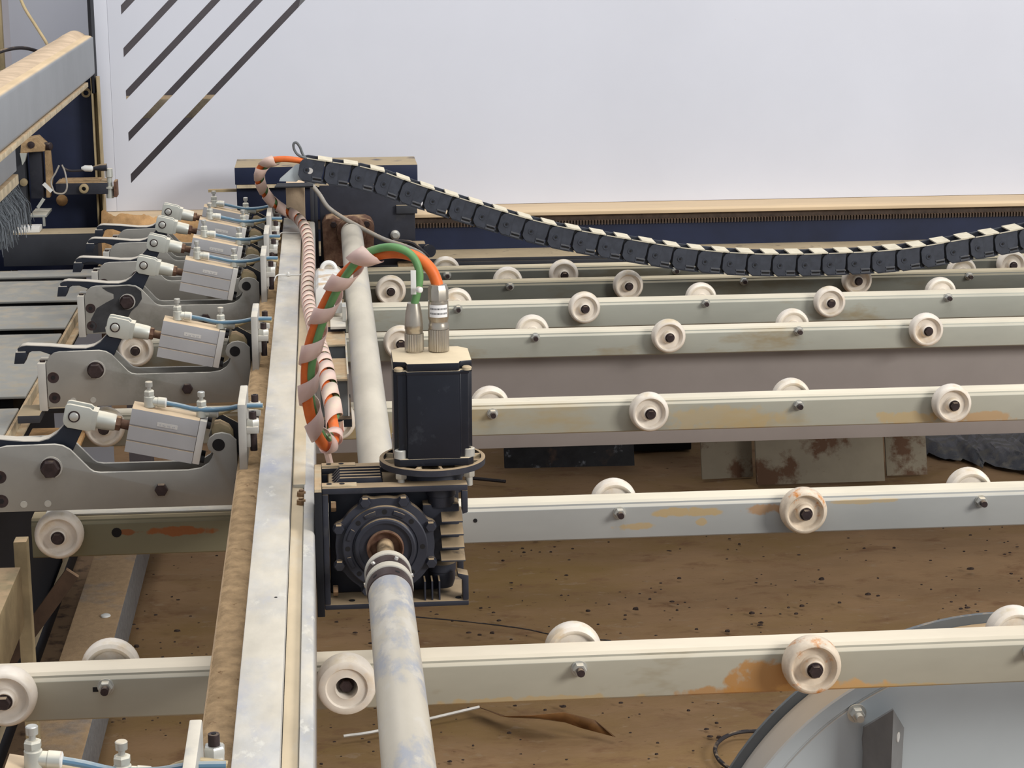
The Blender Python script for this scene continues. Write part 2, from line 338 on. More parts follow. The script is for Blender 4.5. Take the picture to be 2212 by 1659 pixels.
g = MB(); nx, ny = 60, 10
vs = []
for j in range(ny+1):
    for i in range(nx+1):
        x = -.507+.32*i/nx; t = j/ny; y = 4.80-.075*(1-t)
        z = .838+.10*t**.8*(1-.25*(i/nx))+.010*MN.noise(Vector((x*45, t*6, 0)))+.005*MN.noise(Vector((x*150, t*14, 5)))
        if i > nx-8: z -= (.09*t)*((i-nx+8)/8)**2
        vs.append((x, y, z-(.03 if j == 0 else 0)))
g.add(vs, [(j*(nx+1)+i, j*(nx+1)+i+1, (j+1)*(nx+1)+i+1, (j+1)*(nx+1)+i) for j in range(ny) for i in range(nx)])
solo('sawdust_pile', g, 'saw2', 'heap of orange sawdust at the foot of the white panel beside the dark column', 'sawdust', kind='stuff', smooth=60)

# ------------------------------------------------------------------ roller rails
RY = [2.065, 2.622, 3.178, 3.712, 3.996, 4.222, 4.345]
ord_ = ['nearest', 'second nearest', 'third nearest', 'fourth', 'fifth', 'sixth', 'farthest']
def roller_mb(side):                                            # nylon wheel, hub towards -y (front) when side<0
    g = MB(); s = side
    g.lathe((0, 0, 0), (0, s, 0), [(0, .009), (0, .0105), (.004, .0115), (.005, .0205), (.0012, .0235), (.0002, .0262), (.003, .0298), (.008, .0312), (.0165, .0312), (.0215, .0304), (.0255, .0286), (.0272, .0264), (.0274, .0246), (.0255, .0228), (.0215, .0218), (.0200, .0206), (.0195, .0135), (.0215, .0114), (.0295, .0102), (.0302, .0092), (.0302, .003)], 40, True)
    return g
def bolt_mb(side): return MB().lathe((0, side*.0300, 0), (0, side, 0), [(0, .0086), (.0014, .0086)], 24).hexb((0, side*.0312, 0), (0, side, 0), .0062, .0072)
def nut_mb(): return MB().lathe((0, 0, 0), (0, -1, 0), [(0, .0088), (.0012, .0088)], 20).hexb((0, -.001, 0), (0, -1, 0), .0075, .0074)
def stud_mb(): return MB().cyl((0, -.007, 0), (0, -.0165, 0), .0042, n=14)
PROT = {}
def mkproto(key, name, mb, m, **k):
    o = part(name, mb, m, **k); C.objects.unlink(o); PROT[key] = o; return o
mkproto('rf', 'roller', roller_mb(-1), 'roller'); mkproto('rfd', 'roller', roller_mb(-1), 'rollerd'); mkproto('rb', 'roller', roller_mb(1), 'roller')
mkproto('bolt', 'bolt', bolt_mb(-1), 'bolt'); mkproto('nut', 'nut', nut_mb(), 'zinc'); mkproto('stud', 'stud', stud_mb(), 'bolt')
g = MB(); g.lathe((0, 0, 0), (0, -1, 0), [(0, .0305), (.004, .0312), (.020, .0308), (.0245, .029), (.0262, .0262), (.0262, .022), (.024, .0205), (.0235, .0145), (.0245, .0118), (.022, .0112), (.006, .010), (.006, .001)], 40)
mkproto('rfo', 'roller', g, 'roller')
def put(key, name, parent, loc, label=None):
    o = PROT[key].copy(); o.name = name; C.objects.link(o); o.parent = parent
    o.location = Vector(loc)-OFF.get(parent.as_pointer(), Vector()) if parent.type == 'EMPTY' else Vector(loc)
    if label: o['label'] = label
    return o
RM = {0: 'rail1', 1: 'rail2', 2: 'rail3'}
for i, Y in enumerate(RY):
    far = i >= 5
    xe = 1.0+Y*.32; xs = .16 if i else -.6
    zc = .8478 if i < 3 else .8545 if i < 6 else .858
    zb = .8115 if i < 6 else .820; ztp = .8635 if i < 6 else .872
    if i == 3: zb = .8160
    segs = [(-1.0 if i == 0 else -.387, xe)] if i != 1 else [(-.387, -.02), (-.02, xe)]
    rt = thing('roller_rail', (.5, Y, zb), {0: 'nearest galvanised roller rail with orange stains around its big front roller', 1: 'galvanised roller rail with faint yellow stains running behind the gearbox, second from the front',
        2: 'third roller rail from the front, directly above the thin grey sheet strip', 3: 'fourth roller rail from the front, passing behind the motor plugs above the wide grey sheet',
        4: 'fifth roller rail from the front, just behind the fourth', 5: 'sixth roller rail from the front, shadowed rail under the sagging cable chain', 6: 'farthest roller rail at the foot of the guide'}[i], 'rail', 'parallel roller rails')
    d = .040
    for j, (a, b) in enumerate(segs):
        pr = [(Y, zb+.002), (Y, ztp-.0085), (Y+.003, ztp-.005), (Y+.0035, ztp-.0028), (Y+.007, ztp), (Y+d-.003, ztp), (Y+d, ztp-.003), (Y+d, zb), (Y+.002, zb)]
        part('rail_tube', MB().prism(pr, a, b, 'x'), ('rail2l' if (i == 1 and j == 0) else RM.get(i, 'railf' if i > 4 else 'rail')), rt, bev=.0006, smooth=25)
    odd = i % 2 == 0
    fr = [.0105, .5037, .993, 1.478] if odd else [.1325, .6235, 1.1062]
    bk = [.2570, .7478, 1.2386] if odd else [.3795, .8700, 1.3520]
    fr = fr+([-.338] if i == 0 else [-.3497+.004*min(i-1, 2)])
    if i == 0: bk = bk+[-.2385]
    for x in fr:
        if x > xe: continue
        if i > 3 and x < 0: continue
        if i == 0 and abs(x-.0105) < .01:
            o = put('rfo', 'roller', rt, (x, Y-.002, zc-.002), 'white roller with a wide open hub'); b2 = PROT['bolt'].copy(); b2.name = 'bolt'; C.objects.link(b2); b2.parent = o; b2.location = (0, .018, 0)
        else:
            st = (i == 0 and x > .4) or (i == 1 and x > .5)
            o = put('rfd' if st else 'rf', 'roller', rt, (x, Y-.002, zc), 'cream roller with orange stained face' if st else None)
            b2 = PROT['bolt'].copy(); b2.name = 'bolt'; C.objects.link(b2); b2.parent = o; b2.location = (0, 0, 0)
    for x in bk:
        if x > xe: continue
        put('rb', 'roller', rt, (x, Y+d+.002, zc))
        n = put('nut', 'nut', rt, (x, Y, zc)); s2 = PROT['stud'].copy(); s2.name = 'stud'; C.objects.link(s2); s2.parent = n; s2.location = (0, 0, 0)
    if i == 1:
        part('screw_hole', MB().cyl((.188, Y-.0006, .8435), (.188, Y+.002, .8435), .0028, n=10), 'hole', rt)
        part('screw_hole', MB().cyl((-.2785, Y-.0006, .843), (-.2785, Y+.002, .843), .0065, n=12), 'hole', rt)
        part('top_angle', MB().box(-.37, -.119, Y+.012, Y+.040, .8637, .8662).box(-.37, -.119, Y+.0375, Y+.040, .8662, .876), 'platel', rt, bev=.0004)
    if i == 0: part('screw_hole', MB().box(-.2520, -.2465, Y-.0006, Y+.002, .8425, .8475), 'hole', rt)

# wide grey sheet under the rails
solo('grey_cross_sheet', MB().prism([(3.765, .632), (3.765, .806), (3.90, .806), (3.90, .80), (3.77, .80), (3.77, .632)], -.05, 2.5, 'x'), 'sheet', 'wide grey-mauve sheet metal strip below the fourth roller rail', 'panel', bev=.0008)

# boards, plastic film and scraps on the floor
def board(x0, y0, x1, y1, lean, h, label, m='tile'):
    a = atZ(x0, y0, 0.0); b = atZ(x1, y1, 0.0); bk = Vector((0, h, 0)); up = Vector((0, lean, .34))
    lo = [a, b, b+bk, a+bk]; g = MB()
    g.add(lo+[q+up for q in lo], [(0, 3, 2, 1), (4, 5, 6, 7), (0, 1, 5, 4), (1, 2, 6, 5), (2, 3, 7, 6), (3, 0, 4, 7)])
    solo('stained_board', g, m, label, 'board', 'boards standing on the floor under the rails', bev=.001)
board(1517, 1036, 1627, 1030, .12, .012, 'leftmost stained board under the grey sheet, dark brown patch on its right half')
board(1636, 1048, 1912, 1039, .12, .016, 'largest stained grey-brown board, in the middle of the three under the grey sheet')
board(1916, 1028, 2004, 1025, .12, .010, 'rightmost narrow stained board beside the black plastic film')
board(1090, 1012, 1371, 1006, .12, .012, 'dark board with whitish specks standing on the floor right of the motor', 'rubble')
g = MB(); nx, ny = 26, 14; a = atZ(2002, 985, 0); b = atZ(2330, 1040, 0); vs = []
for j in range(ny+1):
    for i in range(nx+1):
        p = a.lerp(b, i/nx)+Vector((0, 1.1*j/ny, 0)); fr = MN.noise(Vector((i*.4, j*.5, 1)))
        p.z = .02+.05*abs(fr)+.015*MN.noise(Vector((i*1.1, j*1.3, 7))); p.y += .1*MN.noise(Vector((i*.5, 0, 3)))
        if j == 0 or i == 0: p.z = .003
        vs.append(p)
g.add(vs, [(j*(nx+1)+i, j*(nx+1)+i+1, (j+1)*(nx+1)+i+1, (j+1)*(nx+1)+i) for j in range(ny) for i in range(nx)])
solo('plastic_film', g, 'plastic', 'crumpled black plastic film on the floor at the right edge', 'plastic', smooth=180)
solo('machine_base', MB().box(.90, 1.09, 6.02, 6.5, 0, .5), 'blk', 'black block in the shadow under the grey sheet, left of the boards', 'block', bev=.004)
solo('thin_wire', MB().tube(spline([atZ(890, 1332, .006), atZ(1010, 1343, .006), atZ(1130, 1358, .006), atZ(1200, 1372, .006), atZ(1320, 1384, .006)]), .0016, 6), 'cabled', 'thin dark wire lying on the dirt floor right of the shaft', 'wire')
solo('steel_rod', MB().tube([atZ(1020, 1033, .008), atZ(1092, 1040, .008)], .005, 6), 'cabled', 'short dark rod on the floor just right of the motor flange', 'rod')
g = MB(); P1 = spline([atZ(742, 1590, .01), atZ(810, 1580, .012), atZ(925, 1553, .015), atZ(1035, 1527, .02)])
solo('plastic_strap', MB().tube(P1, .0035, 5), 'alul', 'thin pale strap lying on the floor under the shaft', 'strap')
g = MB(); A = [atZ(1035, 1527, .02), atZ(1085, 1547, .03), atZ(1150, 1545, .045), atZ(1218, 1538, .05), atZ(1285, 1555, .03), atZ(1325, 1590, .008)]
B_ = [atZ(1040, 1530, .01), atZ(1100, 1549, .012), atZ(1165, 1552, .015), atZ(1222, 1560, .02), atZ(1255, 1572, .01), atZ(1330, 1592, .004)]
g.add([v for pr in zip(A, B_) for v in pr], [(2*i, 2*i+1, 2*i+3, 2*i+2) for i in range(5)])
o = solo('torn_film', g, 'film', 'torn brown plastic film on the floor at the end of the pale strap', 'film', smooth=180)
md = o.modifiers.new('s', 'SOLIDIFY'); md.thickness = .001
solo('floor_cable', MB().tube(spline([atZ(1700, 1580, .02), atZ(1612, 1580, .012), atZ(1570, 1590, .01), atZ(1546, 1612, .01), atZ(1552, 1640, .01), atZ(1585, 1668, .01)]), .0042, 8), 'cabled', 'grey cable looping on the floor left of the round grey housing', 'cable')

# ------------------------------------------------------------------ round housing bottom right
cx, cz, RF = .796, .4255, .367
fh = thing('fan_housing', (cx, 2.28, 0), 'large round blue-grey housing below the nearest rail with dusty rim', 'housing')
part('casing', MB().lathe((cx, 2.305, cz), (0, -1, 0), [(0, RF), (.053, RF), (.055, RF-.002), (.055, .350), (.0535, .3485), (.0535, .347), (.055, .3455), (.055, .10)], 128), 'fan', fh, smooth=30)
part('rim_flange', MB().lathe((cx, 2.312, cz), (0, -1, 0), [(0, .378), (.006, .378), (.006, .36)], 128), 'fand', fh, smooth=30)
part('foot', MB().box(cx-.2, cx+.2, 2.255, 2.305, 0, .075), 'fand', fh)
v = [atY(1930, 1533, 2.19), atY(1953, 1572, 2.235), atY(1944, 1668, 2.235), atY(1925, 1668, 2.19), atY(1866, 1572, 2.235), atY(1856, 1600, 2.235), atY(1866, 1628, 2.235), atY(1864, 1668, 2.235)]
v = [Vector(q) for q in v]; low = Vector((0, 0, -.12)); th = Vector((0, .004, 0))
def slab3(g, P):
    n = len(P); g.add(P+[p+th for p in P], [tuple(range(n)), tuple(range(2*n-1, n-1, -1))]+[(i, n+i, n+(i+1) % n, (i+1) % n) for i in range(n)])
ppl = [v[0], v[3]+low, v[7]+low, v[6], v[5], v[4]]; q0, q1, q2_ = v[0], v[3]+low, v[7]+low; nn_ = (q1-q0).cross(q2_-q0).normalized()
ppl = [p-nn_*((p-q0).dot(nn_)) for p in ppl]
g = MB(); slab3(g, [v[0], v[1], v[2]+low, v[3]+low]); slab3(g, ppl)
br = part('bracket', g, 'fanb', fh, smooth=5, label='bent dark grey steel bracket with an oval hole')
c = atY(1938, 1592, 2.214); nrm = (v[1]-v[0]).cross(v[3]-v[0]).normalized()
if nrm.y > 0: nrm = -nrm
part('slot_hole', MB().lathe(c+nrm*.0006, nrm, [(0, .006), (.0012, .006)], 16), 'alul', br)
c = atY(1850, 1540, 2.25)
nb = part('bolt', MB().lathe(c, (0, -1, 0), [(0, .0115), (.002, .0115)], 20).hexb(c+Vector((0, -.002, 0)), (0, -1, 0), .008, .0085).cyl(c+Vector((0, -.01, 0)), c+Vector((0, -.020, 0)), .0045, n=12), 'zinc', fh)

# ------------------------------------------------------------------ pusher beam
pb = thing('pusher_beam', (-.05, 2.7, .885), 'long galvanised pusher beam running away from the camera beside the grippers', 'beam')
yb0, yb1 = .95, 4.395
part('main_tube', MB().box(-.0845, -.0462, yb0, yb1, .90, .98), 'beam', pb, bev=.0016, smooth=30)
part('side_channel', MB().prism([(-.0455, .9680), (-.0330, .9670), (-.0320, .9660), (-.0320, .892), (-.0455, .892)], yb0, yb1, 'y'), 'beamd', pb, bev=.0006, smooth=25)
part('edge_lip', MB().prism([(-.0318, .9660), (-.0312, .9712), (-.0225, .9705), (-.0200, .9690), (-.0190, .9660), (-.0190, .892), (-.0318, .892)], yb0, yb1, 'y'), 'beam', pb, bev=.0006, smooth=40)
part('cover_plate', MB().box(-.0442, -.0300, 2.372, yb1, .9672, .9718), 'beamd', pb, bev=.0006)
part('ledge', MB().box(-.1175, -.0845, yb0, yb1, .890, .9440), 'ledge', pb, bev=.001)
g = MB(); nx, ny = 8, 700; vs = []
for j in range(ny+1):
    y = yb0+(yb1-yb0)*j/ny
    for i in range(nx+1):
        x = -.1172+.0325*i/nx; e = min(i, nx-i)/nx
        z = .9435+.0042*min(1, e*5)*(1+.6*MN.noise(Vector((x*60, y*16, 0))))+.0016*MN.noise(Vector((x*170, y*120, 3)))
        if i == 0: z = .9430
        vs.append((x, y, z))
g.add(vs, [(j*(nx+1)+i, j*(nx+1)+i+1, (j+1)*(nx+1)+i+1, (j+1)*(nx+1)+i) for j in range(ny) for i in range(nx)])
part('sawdust_layer', g, 'saw', pb, kind='stuff', smooth=60)
part('end_block', MB().box(-.0785, -.0395, 4.398, 4.50, .90, 1.0495), 'sawp', pb, bev=.002)
for y in (2.305, 2.338):
    b_ = part('nut', MB().hexb((-.0345, y, .9672), (0, 0, 1), .0055, .0058).cyl((-.0345, y, .972), (-.0345, y, .9750), .003, n=10), 'bolted', pb)
for y, z in ((2.50, .930), (2.50, .905), (3.03, .930), (3.6, .93)):
    part('side_slot', MB().box(-.1183, -.117, y, y+.02, z, z+.011), 'hole', pb)
part('scratch_hole', MB().cyl((-.0565, 1.945, .9795), (-.0565, 1.945, .9803), .0016, n=8), 'hole', pb)
# cable ties round the beam
for k, (y, lb) in enumerate(((3.70, 'thin white cable tie around the beam with a small knot, nearer one'), (4.18, 'thin white cable tie around the far end of the beam'))):
    P = [(-.105, y-.03, .962), (-.093, y-.012, .972), (-.086, y, .9825), (-.065, y+.003, .9822), (-.046, y+.002, .9822), (-.034, y-.008, .990), (-.026, y-.03, .985), (-.022, y-.05, .975)]
    g = MB().tube(spline(P, 5), .0011, 6)
    if k == 0: g.lathe((-.066, y, .982), (0, 0, 1), [(0, .003), (.003, .0032), (.006, .0016)], 8)
    solo('cable_tie', g, 'whitep', lb, 'cable tie', 'cable ties on the beam')

# ------------------------------------------------------------------ gripper clamps
PL = [(-.425, .889), (-.425, .957), (-.4205, .967), (-.413, .973), (-.405, .9748), (-.345, .9755), (-.335, .9735), (-.326, .968), (-.303, .942), (-.298, .9385), (-.290, .937),
      (-.180, .9368), (-.164, .939), (-.154, .945), (-.1495, .952), (-.1475, .958), (-.1535, .9630), (-.1550, .9700), (-.152, .978), (-.145, .983), (-.136, .9845), (-.126, .982), (-.1178, .974), (-.1178, .889)]
def Rz(p, a): return p
UU = Vector((math.cos(R(-12.7)), 0, math.sin(R(-12.7)))); VV = Vector((math.sin(R(-12.7)), 0, -math.cos(R(-12.7))))
CO = Vector((-.2465, .004, 1.0195))                            # top front corner of the cylinder body
def cp(a, y, b): return CO+UU*a+VV*b+Vector((0, y, 0))
def make_clamp(Y, label):
    t = thing('gripper_clamp', (0, Y, 0), label, 'clamp', 'pneumatic gripper clamps along the beam')
    OFF[t.as_pointer()] = Vector()
    P = lambda n, mb, m, par=t, **k: part(n, mb, m, par, **k)
    a = P('side_plate', MB().prism(PL, 0, .006), 'plate', bev=.0007)
    b = P('side_plate', MB().prism(PL, .044, .050), 'plate', bev=.0007)
    P('front_block', MB().box(-.4385, -.4262, .001, .049, .883, .957), 'platel', bev=.0006)
    P('front_bolt', MB().cyl((-.432, .014, .957), (-.432, .014, .9595), .004, n=12), 'bolt')
    AR = [(-.469, .9775), (-.462, .9825), (-.455, .9835), (-.42, .9815), (-.385, .9775), (-.366, .977), (-.354, .980), (-.344, .986), (-.335, .995), (-.329, 1.004), (-.325, 1.013), (-.317, 1.0165), (-.308, 1.013), (-.306, 1.006),
          (-.310, .992), (-.318, .976), (-.325, .962), (-.34, .950), (-.37, .948), (-.40, .956), (-.415, .966), (-.435, .9735), (-.447, .9735), (-.455, .9695), (-.466, .970)]
    am = P('jaw_arm', MB().prism(AR, .0145, .0355), 'arm', bev=.001, seg=1, smooth=40)
    P('jaw_pad', MB().prism([(-.474, .9555), (-.471, .9735), (-.456, .9735), (-.454, .968), (-.459, .9555)], .010, .040).box(-.472, -.457, .012, .038, .9640, .9650), 'arm', am, bev=.0006)
    # cylinder body: extruded profile with grooves on its faces
    prof = [(.0045, 0), (.0365, 0), (.0395, .004), (.0395, .057), (0, .058)]
    prof += [(0, .0435), (.0022, .0433), (.0022, .0415), (0, .0413), (0, .0235), (.0022, .0233), (.0022, .0213), (0, .0211), (0, .0110), (.0012, .0012)]
    g = MB(); n = len(prof); L0_, L1_ = 0, .0855
    vs = [cp(L0_, y, b_) for y, b_ in prof]+[cp(L1_, y, b_) for y, b_ in prof]
    g.add(vs, [tuple(range(n)), tuple(range(2*n-1, n-1, -1))]+[(i, n+i, n+(i+1) % n, (i+1) % n) for i in range(n)])
    cy = P('cylinder_body', g, 'alu', smooth=20)
    e = MB().obox(cp(.0905, .020, .0292), UU, (0, 1, 0), VV, .0047, .0195, .0288)
    P('end_cap', e, 'alul', cy, bev=.0015)
    P('sticker', MB().obox(cp(.047, -.0002, .0150), UU, (0, 1, 0), VV, .013, .0002, .0026), 'alul', cy)
    g = MB()
    for k in range(7): g.obox(cp(.038+k*.0030+.001*(k % 2), -.0005, .0150+.0003*(k % 3)), UU, (0, 1, 0), VV, .0008, .0001, .0009)
    P('print', g, 'ink2', cy, kind='stuff')
    g = MB()
    for dv in (.006, .0515):
        for yy in (.007, .033): g.cyl(cp(.0945, yy, dv), cp(.1005, yy, dv), .0048, n=12)
    P('end_bolts', g, 'hole', cy, kind='stuff')
    # rod, nut and fork clevis
    P('piston_rod', MB().cyl(cp(-.018, .020, .0285), cp(0, .020, .0285), .0062, n=16), 'rust', label='rusty piston rod')
    P('lock_nut', MB().hexb(cp(-.0175, .020, .0285), UU, .0065, .0098), 'rust')
    g = MB().lathe(cp(-.0455, .020, .0285), UU, [(0, .0118), (.012, .0116), (.026, .0108), (.028, .010)], 20)
    ck = P('clevis', g, 'clev', smooth=50)
    g = MB()
    cpo = [(-.0825, .0165), (-.081, .0135), (-.077, .0125), (-.052, .0130), (-.0425, .0185), (-.0425, .0370), (-.048, .0430), (-.0755, .0430), (-.0805, .0395), (-.0825, .0350)]
    for y0 in (.0075, .0270):
        vs = [cp(a_, y0, b_) for a_, b_ in cpo]+[cp(a_, y0+.0055, b_) for a_, b_ in cpo]; n = len(cpo)
        g.add(vs, [tuple(range(n)), tuple(range(2*n-1, n-1, -1))]+[(i, n+i, n+(i+1) % n, (i+1) % n) for i in range(n)])
    g.obox(cp(-.0445, .020, .028), UU, (0, 1, 0), VV, .0035, .0125, .0125)
    P('fork', g, 'clev', ck, bev=.0008)
    P('pivot_pin', MB().lathe(cp(-.0695, .0078, .0272), (0, -1, 0), [(0, .0075), (.0012, .0075)], 20), 'bolt', ck)
    P('pivot_pin', MB().lathe(cp(-.0695, .0070, .0272), (0, -1, 0), [(0, .0058), (.0022, .0056), (.0026, .0050)], 20), 'zinc', ck)
    # speed control fittings and hoses
    for k, (x, zb) in enumerate(((-.2262, 1.016), (-.1612, 1.001))):
        y = .022
        f = P('air_fitting', MB().lathe((x, y, zb), (0, 0, 1), [(0, .0072), (.013, .0068), (.014, .0058), (.0155, .0058)], 20).lathe((x, y, zb+.0155), (0, 0, 1), [(0, .0068), (.0045, .0068), (.006, .005)], 6), 'whitep' if False else 'clev', smooth=40)
        P('adjuster_knob', MB().lathe((x, y, zb+.0215), (0, 0, 1), [(0, .0026), (.0045, .0026), (.0047, .0046), (.0105, .0048), (.0112, .004)], 14), 'zinc', f)
        P('elbow', MB().lathe((x+.003, y, zb+.0065), (1, 0, -.12), [(0, .0058), (.007, .0060), (.0075, .0066), (.0165, .0066), (.017, .0058)], 16), 'clev', f)
        P('collar', MB().lathe((x+.0185, y, zb+.0048), (1, 0, -.12), [(0, .0064), (.002, .0064), (.003, .0046)], 16), 'whitep', f)
    P('air_hose', MB().tube(spline([(-.207, .022, 1.0205), (-.190, .022, 1.0165), (-.165, .018, 1.0115), (-.135, .014, 1.012), (-.112, .010, 1.0165), (-.10, .008, 1.0175), (-.0835, .008, 1.017)]), .0031, 10), 'blue')
    P('air_hose', MB().tube(spline([(-.143, .022, 1.004), (-.130, .024, 1.007), (-.118, .026, 1.011), (-.104, .028, 1.012), (-.0835, .028, 1.0085)]), .0031, 10), 'tanh', label='tan translucent air hose')
    # rear pivot lug and ear hole
    P('rear_lug', MB().prism([(-.1500, .9860), (-.146, .9930), (-.139, .9940), (-.128, .9880), (-.123, .98), (-.122, .955), (-.146, .955)], .014, .036), 'tan', bev=.002)
    P('pivot_hole', MB().lathe((-.1405, -.0004, .969), (0, 1, 0), [(0, .0080), (.0065, .0080)], 20), 'hole', a)
    # mounting bracket with adjusting screws
    bk = P('mount_bracket', MB().box(-.1135, -.1035, -.038, .068, .93, 1.030), 'platel', bev=.0018)
    P('bracket_gusset', MB().prism([(-.1135, .935), (-.1135, .985), (-.137, .999), (-.150, .999), (-.132, .98)], .040, .0435), 'dark', bk)
    for yy in (-.020, .070):
        tb = P('clamp_tab', MB().box(-.1035, -.0885, yy-.010, yy+.010, .990, .9985).box(-.1035, -.099, yy-.008, yy+.008, .972, .99), 'platel', bk, bev=.0008)
        P('nut', MB().hexb((-.0955, yy, .9985), (0, 0, 1), .0085, .0088), 'zinc', bk)
        P('set_screw', MB().cyl((-.0955, yy, .966), (-.0955, yy, 1.016), .0046, n=16).lathe((-.0955, yy, 1.0161), (0, 0, 1), [(0, .0046), (.0004, .0044)], 16), 'bolt', bk)
        P('socket', MB().cyl((-.0955, yy, 1.0164), (-.0955, yy, 1.0169), .0022, n=6), 'hole', bk)
    # plate screws
    P('pivot_bolt', MB().lathe((-.3515, 0, .9455), (0, -1, 0), [(0, .0128), (.0018, .0128)], 24).hexb((-.3515, -.0015, .945), (0, -1, 0), .009, .0118), 'bolt', a)
    P('washer', MB().lathe((-.3505, 0, .9460), (0, -1, 0), [(0, .0140), (.0012, .0140)], 24), 'platel', a)
    P('lower_bolt', MB().hexb((-.2145, 0, .913), (0, -1, 0), .006, .0085), 'bolt', a)
    for x, z in ((-.4155, .9352), (-.4150, .9035)):
        s_ = P('countersunk_screw', MB().lathe((x, .0002, z), (0, -1, 0), [(0, .0088), (.0006, .0084), (.0003, .0042)], 24), 'bolt', a)
        P('socket', MB().cyl((x, -.0002, z), (x, -.0009, z), .0034, n=6), 'hole', s_)
    for x in (-.3875, -.3575):
        P('dowel_pin', MB().lathe((x, .0002, .8985), (0, -1, 0), [(0, .0046), (.0007, .0044)], 16), 'zinc', a)
    return t
def clone_tree(o, parent=None):
    c = o.copy(); C.objects.link(c); c.parent = parent
    for ch in list(o.children): clone_tree(ch, c)
    return c
CL = [(2.575, 'nearest gripper clamp with its whole cylinder in view, just above the green-grey rail'),
      (1.452, 'gripper clamp cut off by the bottom-left corner, only brass fittings, hoses and bracket visible'),
      (3.130, 'third gripper clamp from the front, with a white roller showing behind its rod'),
      (3.673, 'fourth gripper clamp from the front, with a dark oil stain on its side plate'),
      (3.916, 'fifth gripper clamp from the front, just behind the oil-stained one'),
      (4.138, 'sixth gripper clamp from the front, second from the far end'),
      (4.311, 'farthest gripper clamp, under the orange cable loop')]
c0 = make_clamp(*CL[0])
for y, lb in CL[1:]:
    c = clone_tree(c0); c.location = (0, y, 0); c['label'] = lb
    if abs(y-3.673) < .01:
        sp = [ch for ch in c.children if ch.name.startswith('side_plate')][0]
        po = [(-.394, .972), (-.350, .9745), (-.335, .972), (-.3255, .964), (-.325, .950), (-.333, .938), (-.345, .928), (-.352, .915), (-.364, .9155), (-.372, .899), (-.385, .893), (-.413, .8905), (-.416, .915), (-.405, .935), (-.388, .945), (-.374, .952), (-.374, .960), (-.385, .965)]
        part('oil_stain', MB().prism(po, -.0003, .0003), 'oil', sp)

# ------------------------------------------------------------------ drive shaft, gearbox, motor
SX, SZ = .0575, .950
sh = thing('drive_shaft', (SX, 2.0, SZ), 'long round grey drive shaft with bluish wiped patches running the length of the beam', 'shaft')
part('near_tube', MB().lathe((SX, 2.026, SZ), (0, -1, 0), [(0, .0215), (.001, .0226), (1.1, .0226)], 48), 'shaftn', sh)
part('far_tube', MB().lathe((SX, 2.335, SZ), (0, 1, 0), [(0, .0215), (.001, .0228), (2.04, .0228)], 48), 'shaft', sh)
part('journal', MB().cyl((SX, 2.10, SZ), (SX, 2.335, SZ), .0095, n=24), 'shaftd', sh)
for y, th_ in ((2.026, .037), (2.069, .031)):                 # two clamping collars with radial screws
    fg = part('coupling_collar', MB().lathe((SX, y, SZ), (0, 1, 0), [(0, .0225), (.0006, .0236), (th_, .0236)], 48), 'collar', sh)
    part('collar_ring', MB().lathe((SX, y+th_*.6, SZ), (0, 1, 0), [(0, .0236), (.0006, .0249), (th_*.4-.0006, .0249), (th_*.4, .0240)], 48), 'shaft', fg)
    for k in range(6):
        a = R(90-20+60*k); d_ = Vector((math.cos(a), 0, math.sin(a)))
        if y < 2.03: part('screw_hole', MB().cyl(Vector((SX, y+.009, SZ))+d_*.0230, Vector((SX, y+.009, SZ))+d_*.0238, .0026, n=12), 'hole', fg)
        else: part('collar_pin', MB().cyl(Vector((SX, y+.006, SZ))+d_*.0226, Vector((SX, y+.006, SZ))+d_*.0262, .0021, n=12), 'alul', fg)

gb = thing('gear_reducer', (.07, 2.24, .878), 'black cast worm gearbox bolted to the beam with round output flange and fins', 'gearbox')
yf, yk = 2.190, 2.292
x0, x1, z0, z1 = -.0100, .1490, .8785, 1.0180
fr_ = MB()
for ya, yb_ in ((yf, yf+.020), (yk-.020, yk)):                  # front and back frames
    fr_.box(x0, x1, ya, yb_, z1-.007, z1); fr_.box(x0, x0+.0065, ya, yb_, z0+.006, z1-.007)
    fr_.prism([(x1-.0065, z1-.007), (x1, z1-.007), (x1, .986), (x1-.006, .984)], ya, yb_)
    fr_.prism([(x1-.0065, z0+.006), (x1, z0+.006), (x1, .9135), (x1-.012, .9165), (x1-.012, .912), (x1-.0065, .908)], ya, yb_)
fr_.box(x0, x1, yf, yk, z0, z0+.006)
part('housing_frame', fr_, 'black', gb, bev=.0012)
part('housing_core', MB().box(x0+.0068, .120, yf+.040, yk-.014, z0+.006, z1-.006).box(.118, .1420, yf+.046, yk-.014, .982, z1-.006).box(.10, .141, yf+.022, yk-.014, .925, .99), 'black', gb, bev=.003)
g = MB()
for k in range(4):
    z = .932+.0150*k; g.prism([(yf+.003, z-.0035), (yf+.003, z-.0015), (yf+.032, z+.0070), (yf+.032, z-.001)], .119+.0012*(k % 2), .1462-.0008*k, 'x')
part('right_fins', g, 'black', gb, bev=.0012)
g = MB()
for k in range(5):
    y = yf+.026+.0115*k; g.prism([(.000, z1-.007), (.010, z1+.004), (.055, z1+.004), (.058, z1-.007)], y, y+.0045)
part('top_fins', g, 'black', gb, bev=.0006)
part('foot_lug', MB().box(x0, .028, yf+.004, yf+.016, z1, z1+.0022).box(x0, .028, yk-.016, yk-.004, z1, z1+.0022), 'tabedge', gb, bev=.0006)
for y in (yf+.010, yk-.010):
    for x in (-.002, .012):
        part('foot_hole', MB().cyl((x, y, z1+.002), (x, y, z1+.0026), .0030, n=12), 'hole', gb)
part('worm_boss', MB().lathe((.1215, 2.222, z1-.007), (0, 0, -1), [(0, .0165), (.012, .0165), (.013, .0150), (.024, .0148)], 32), 'black', gb)
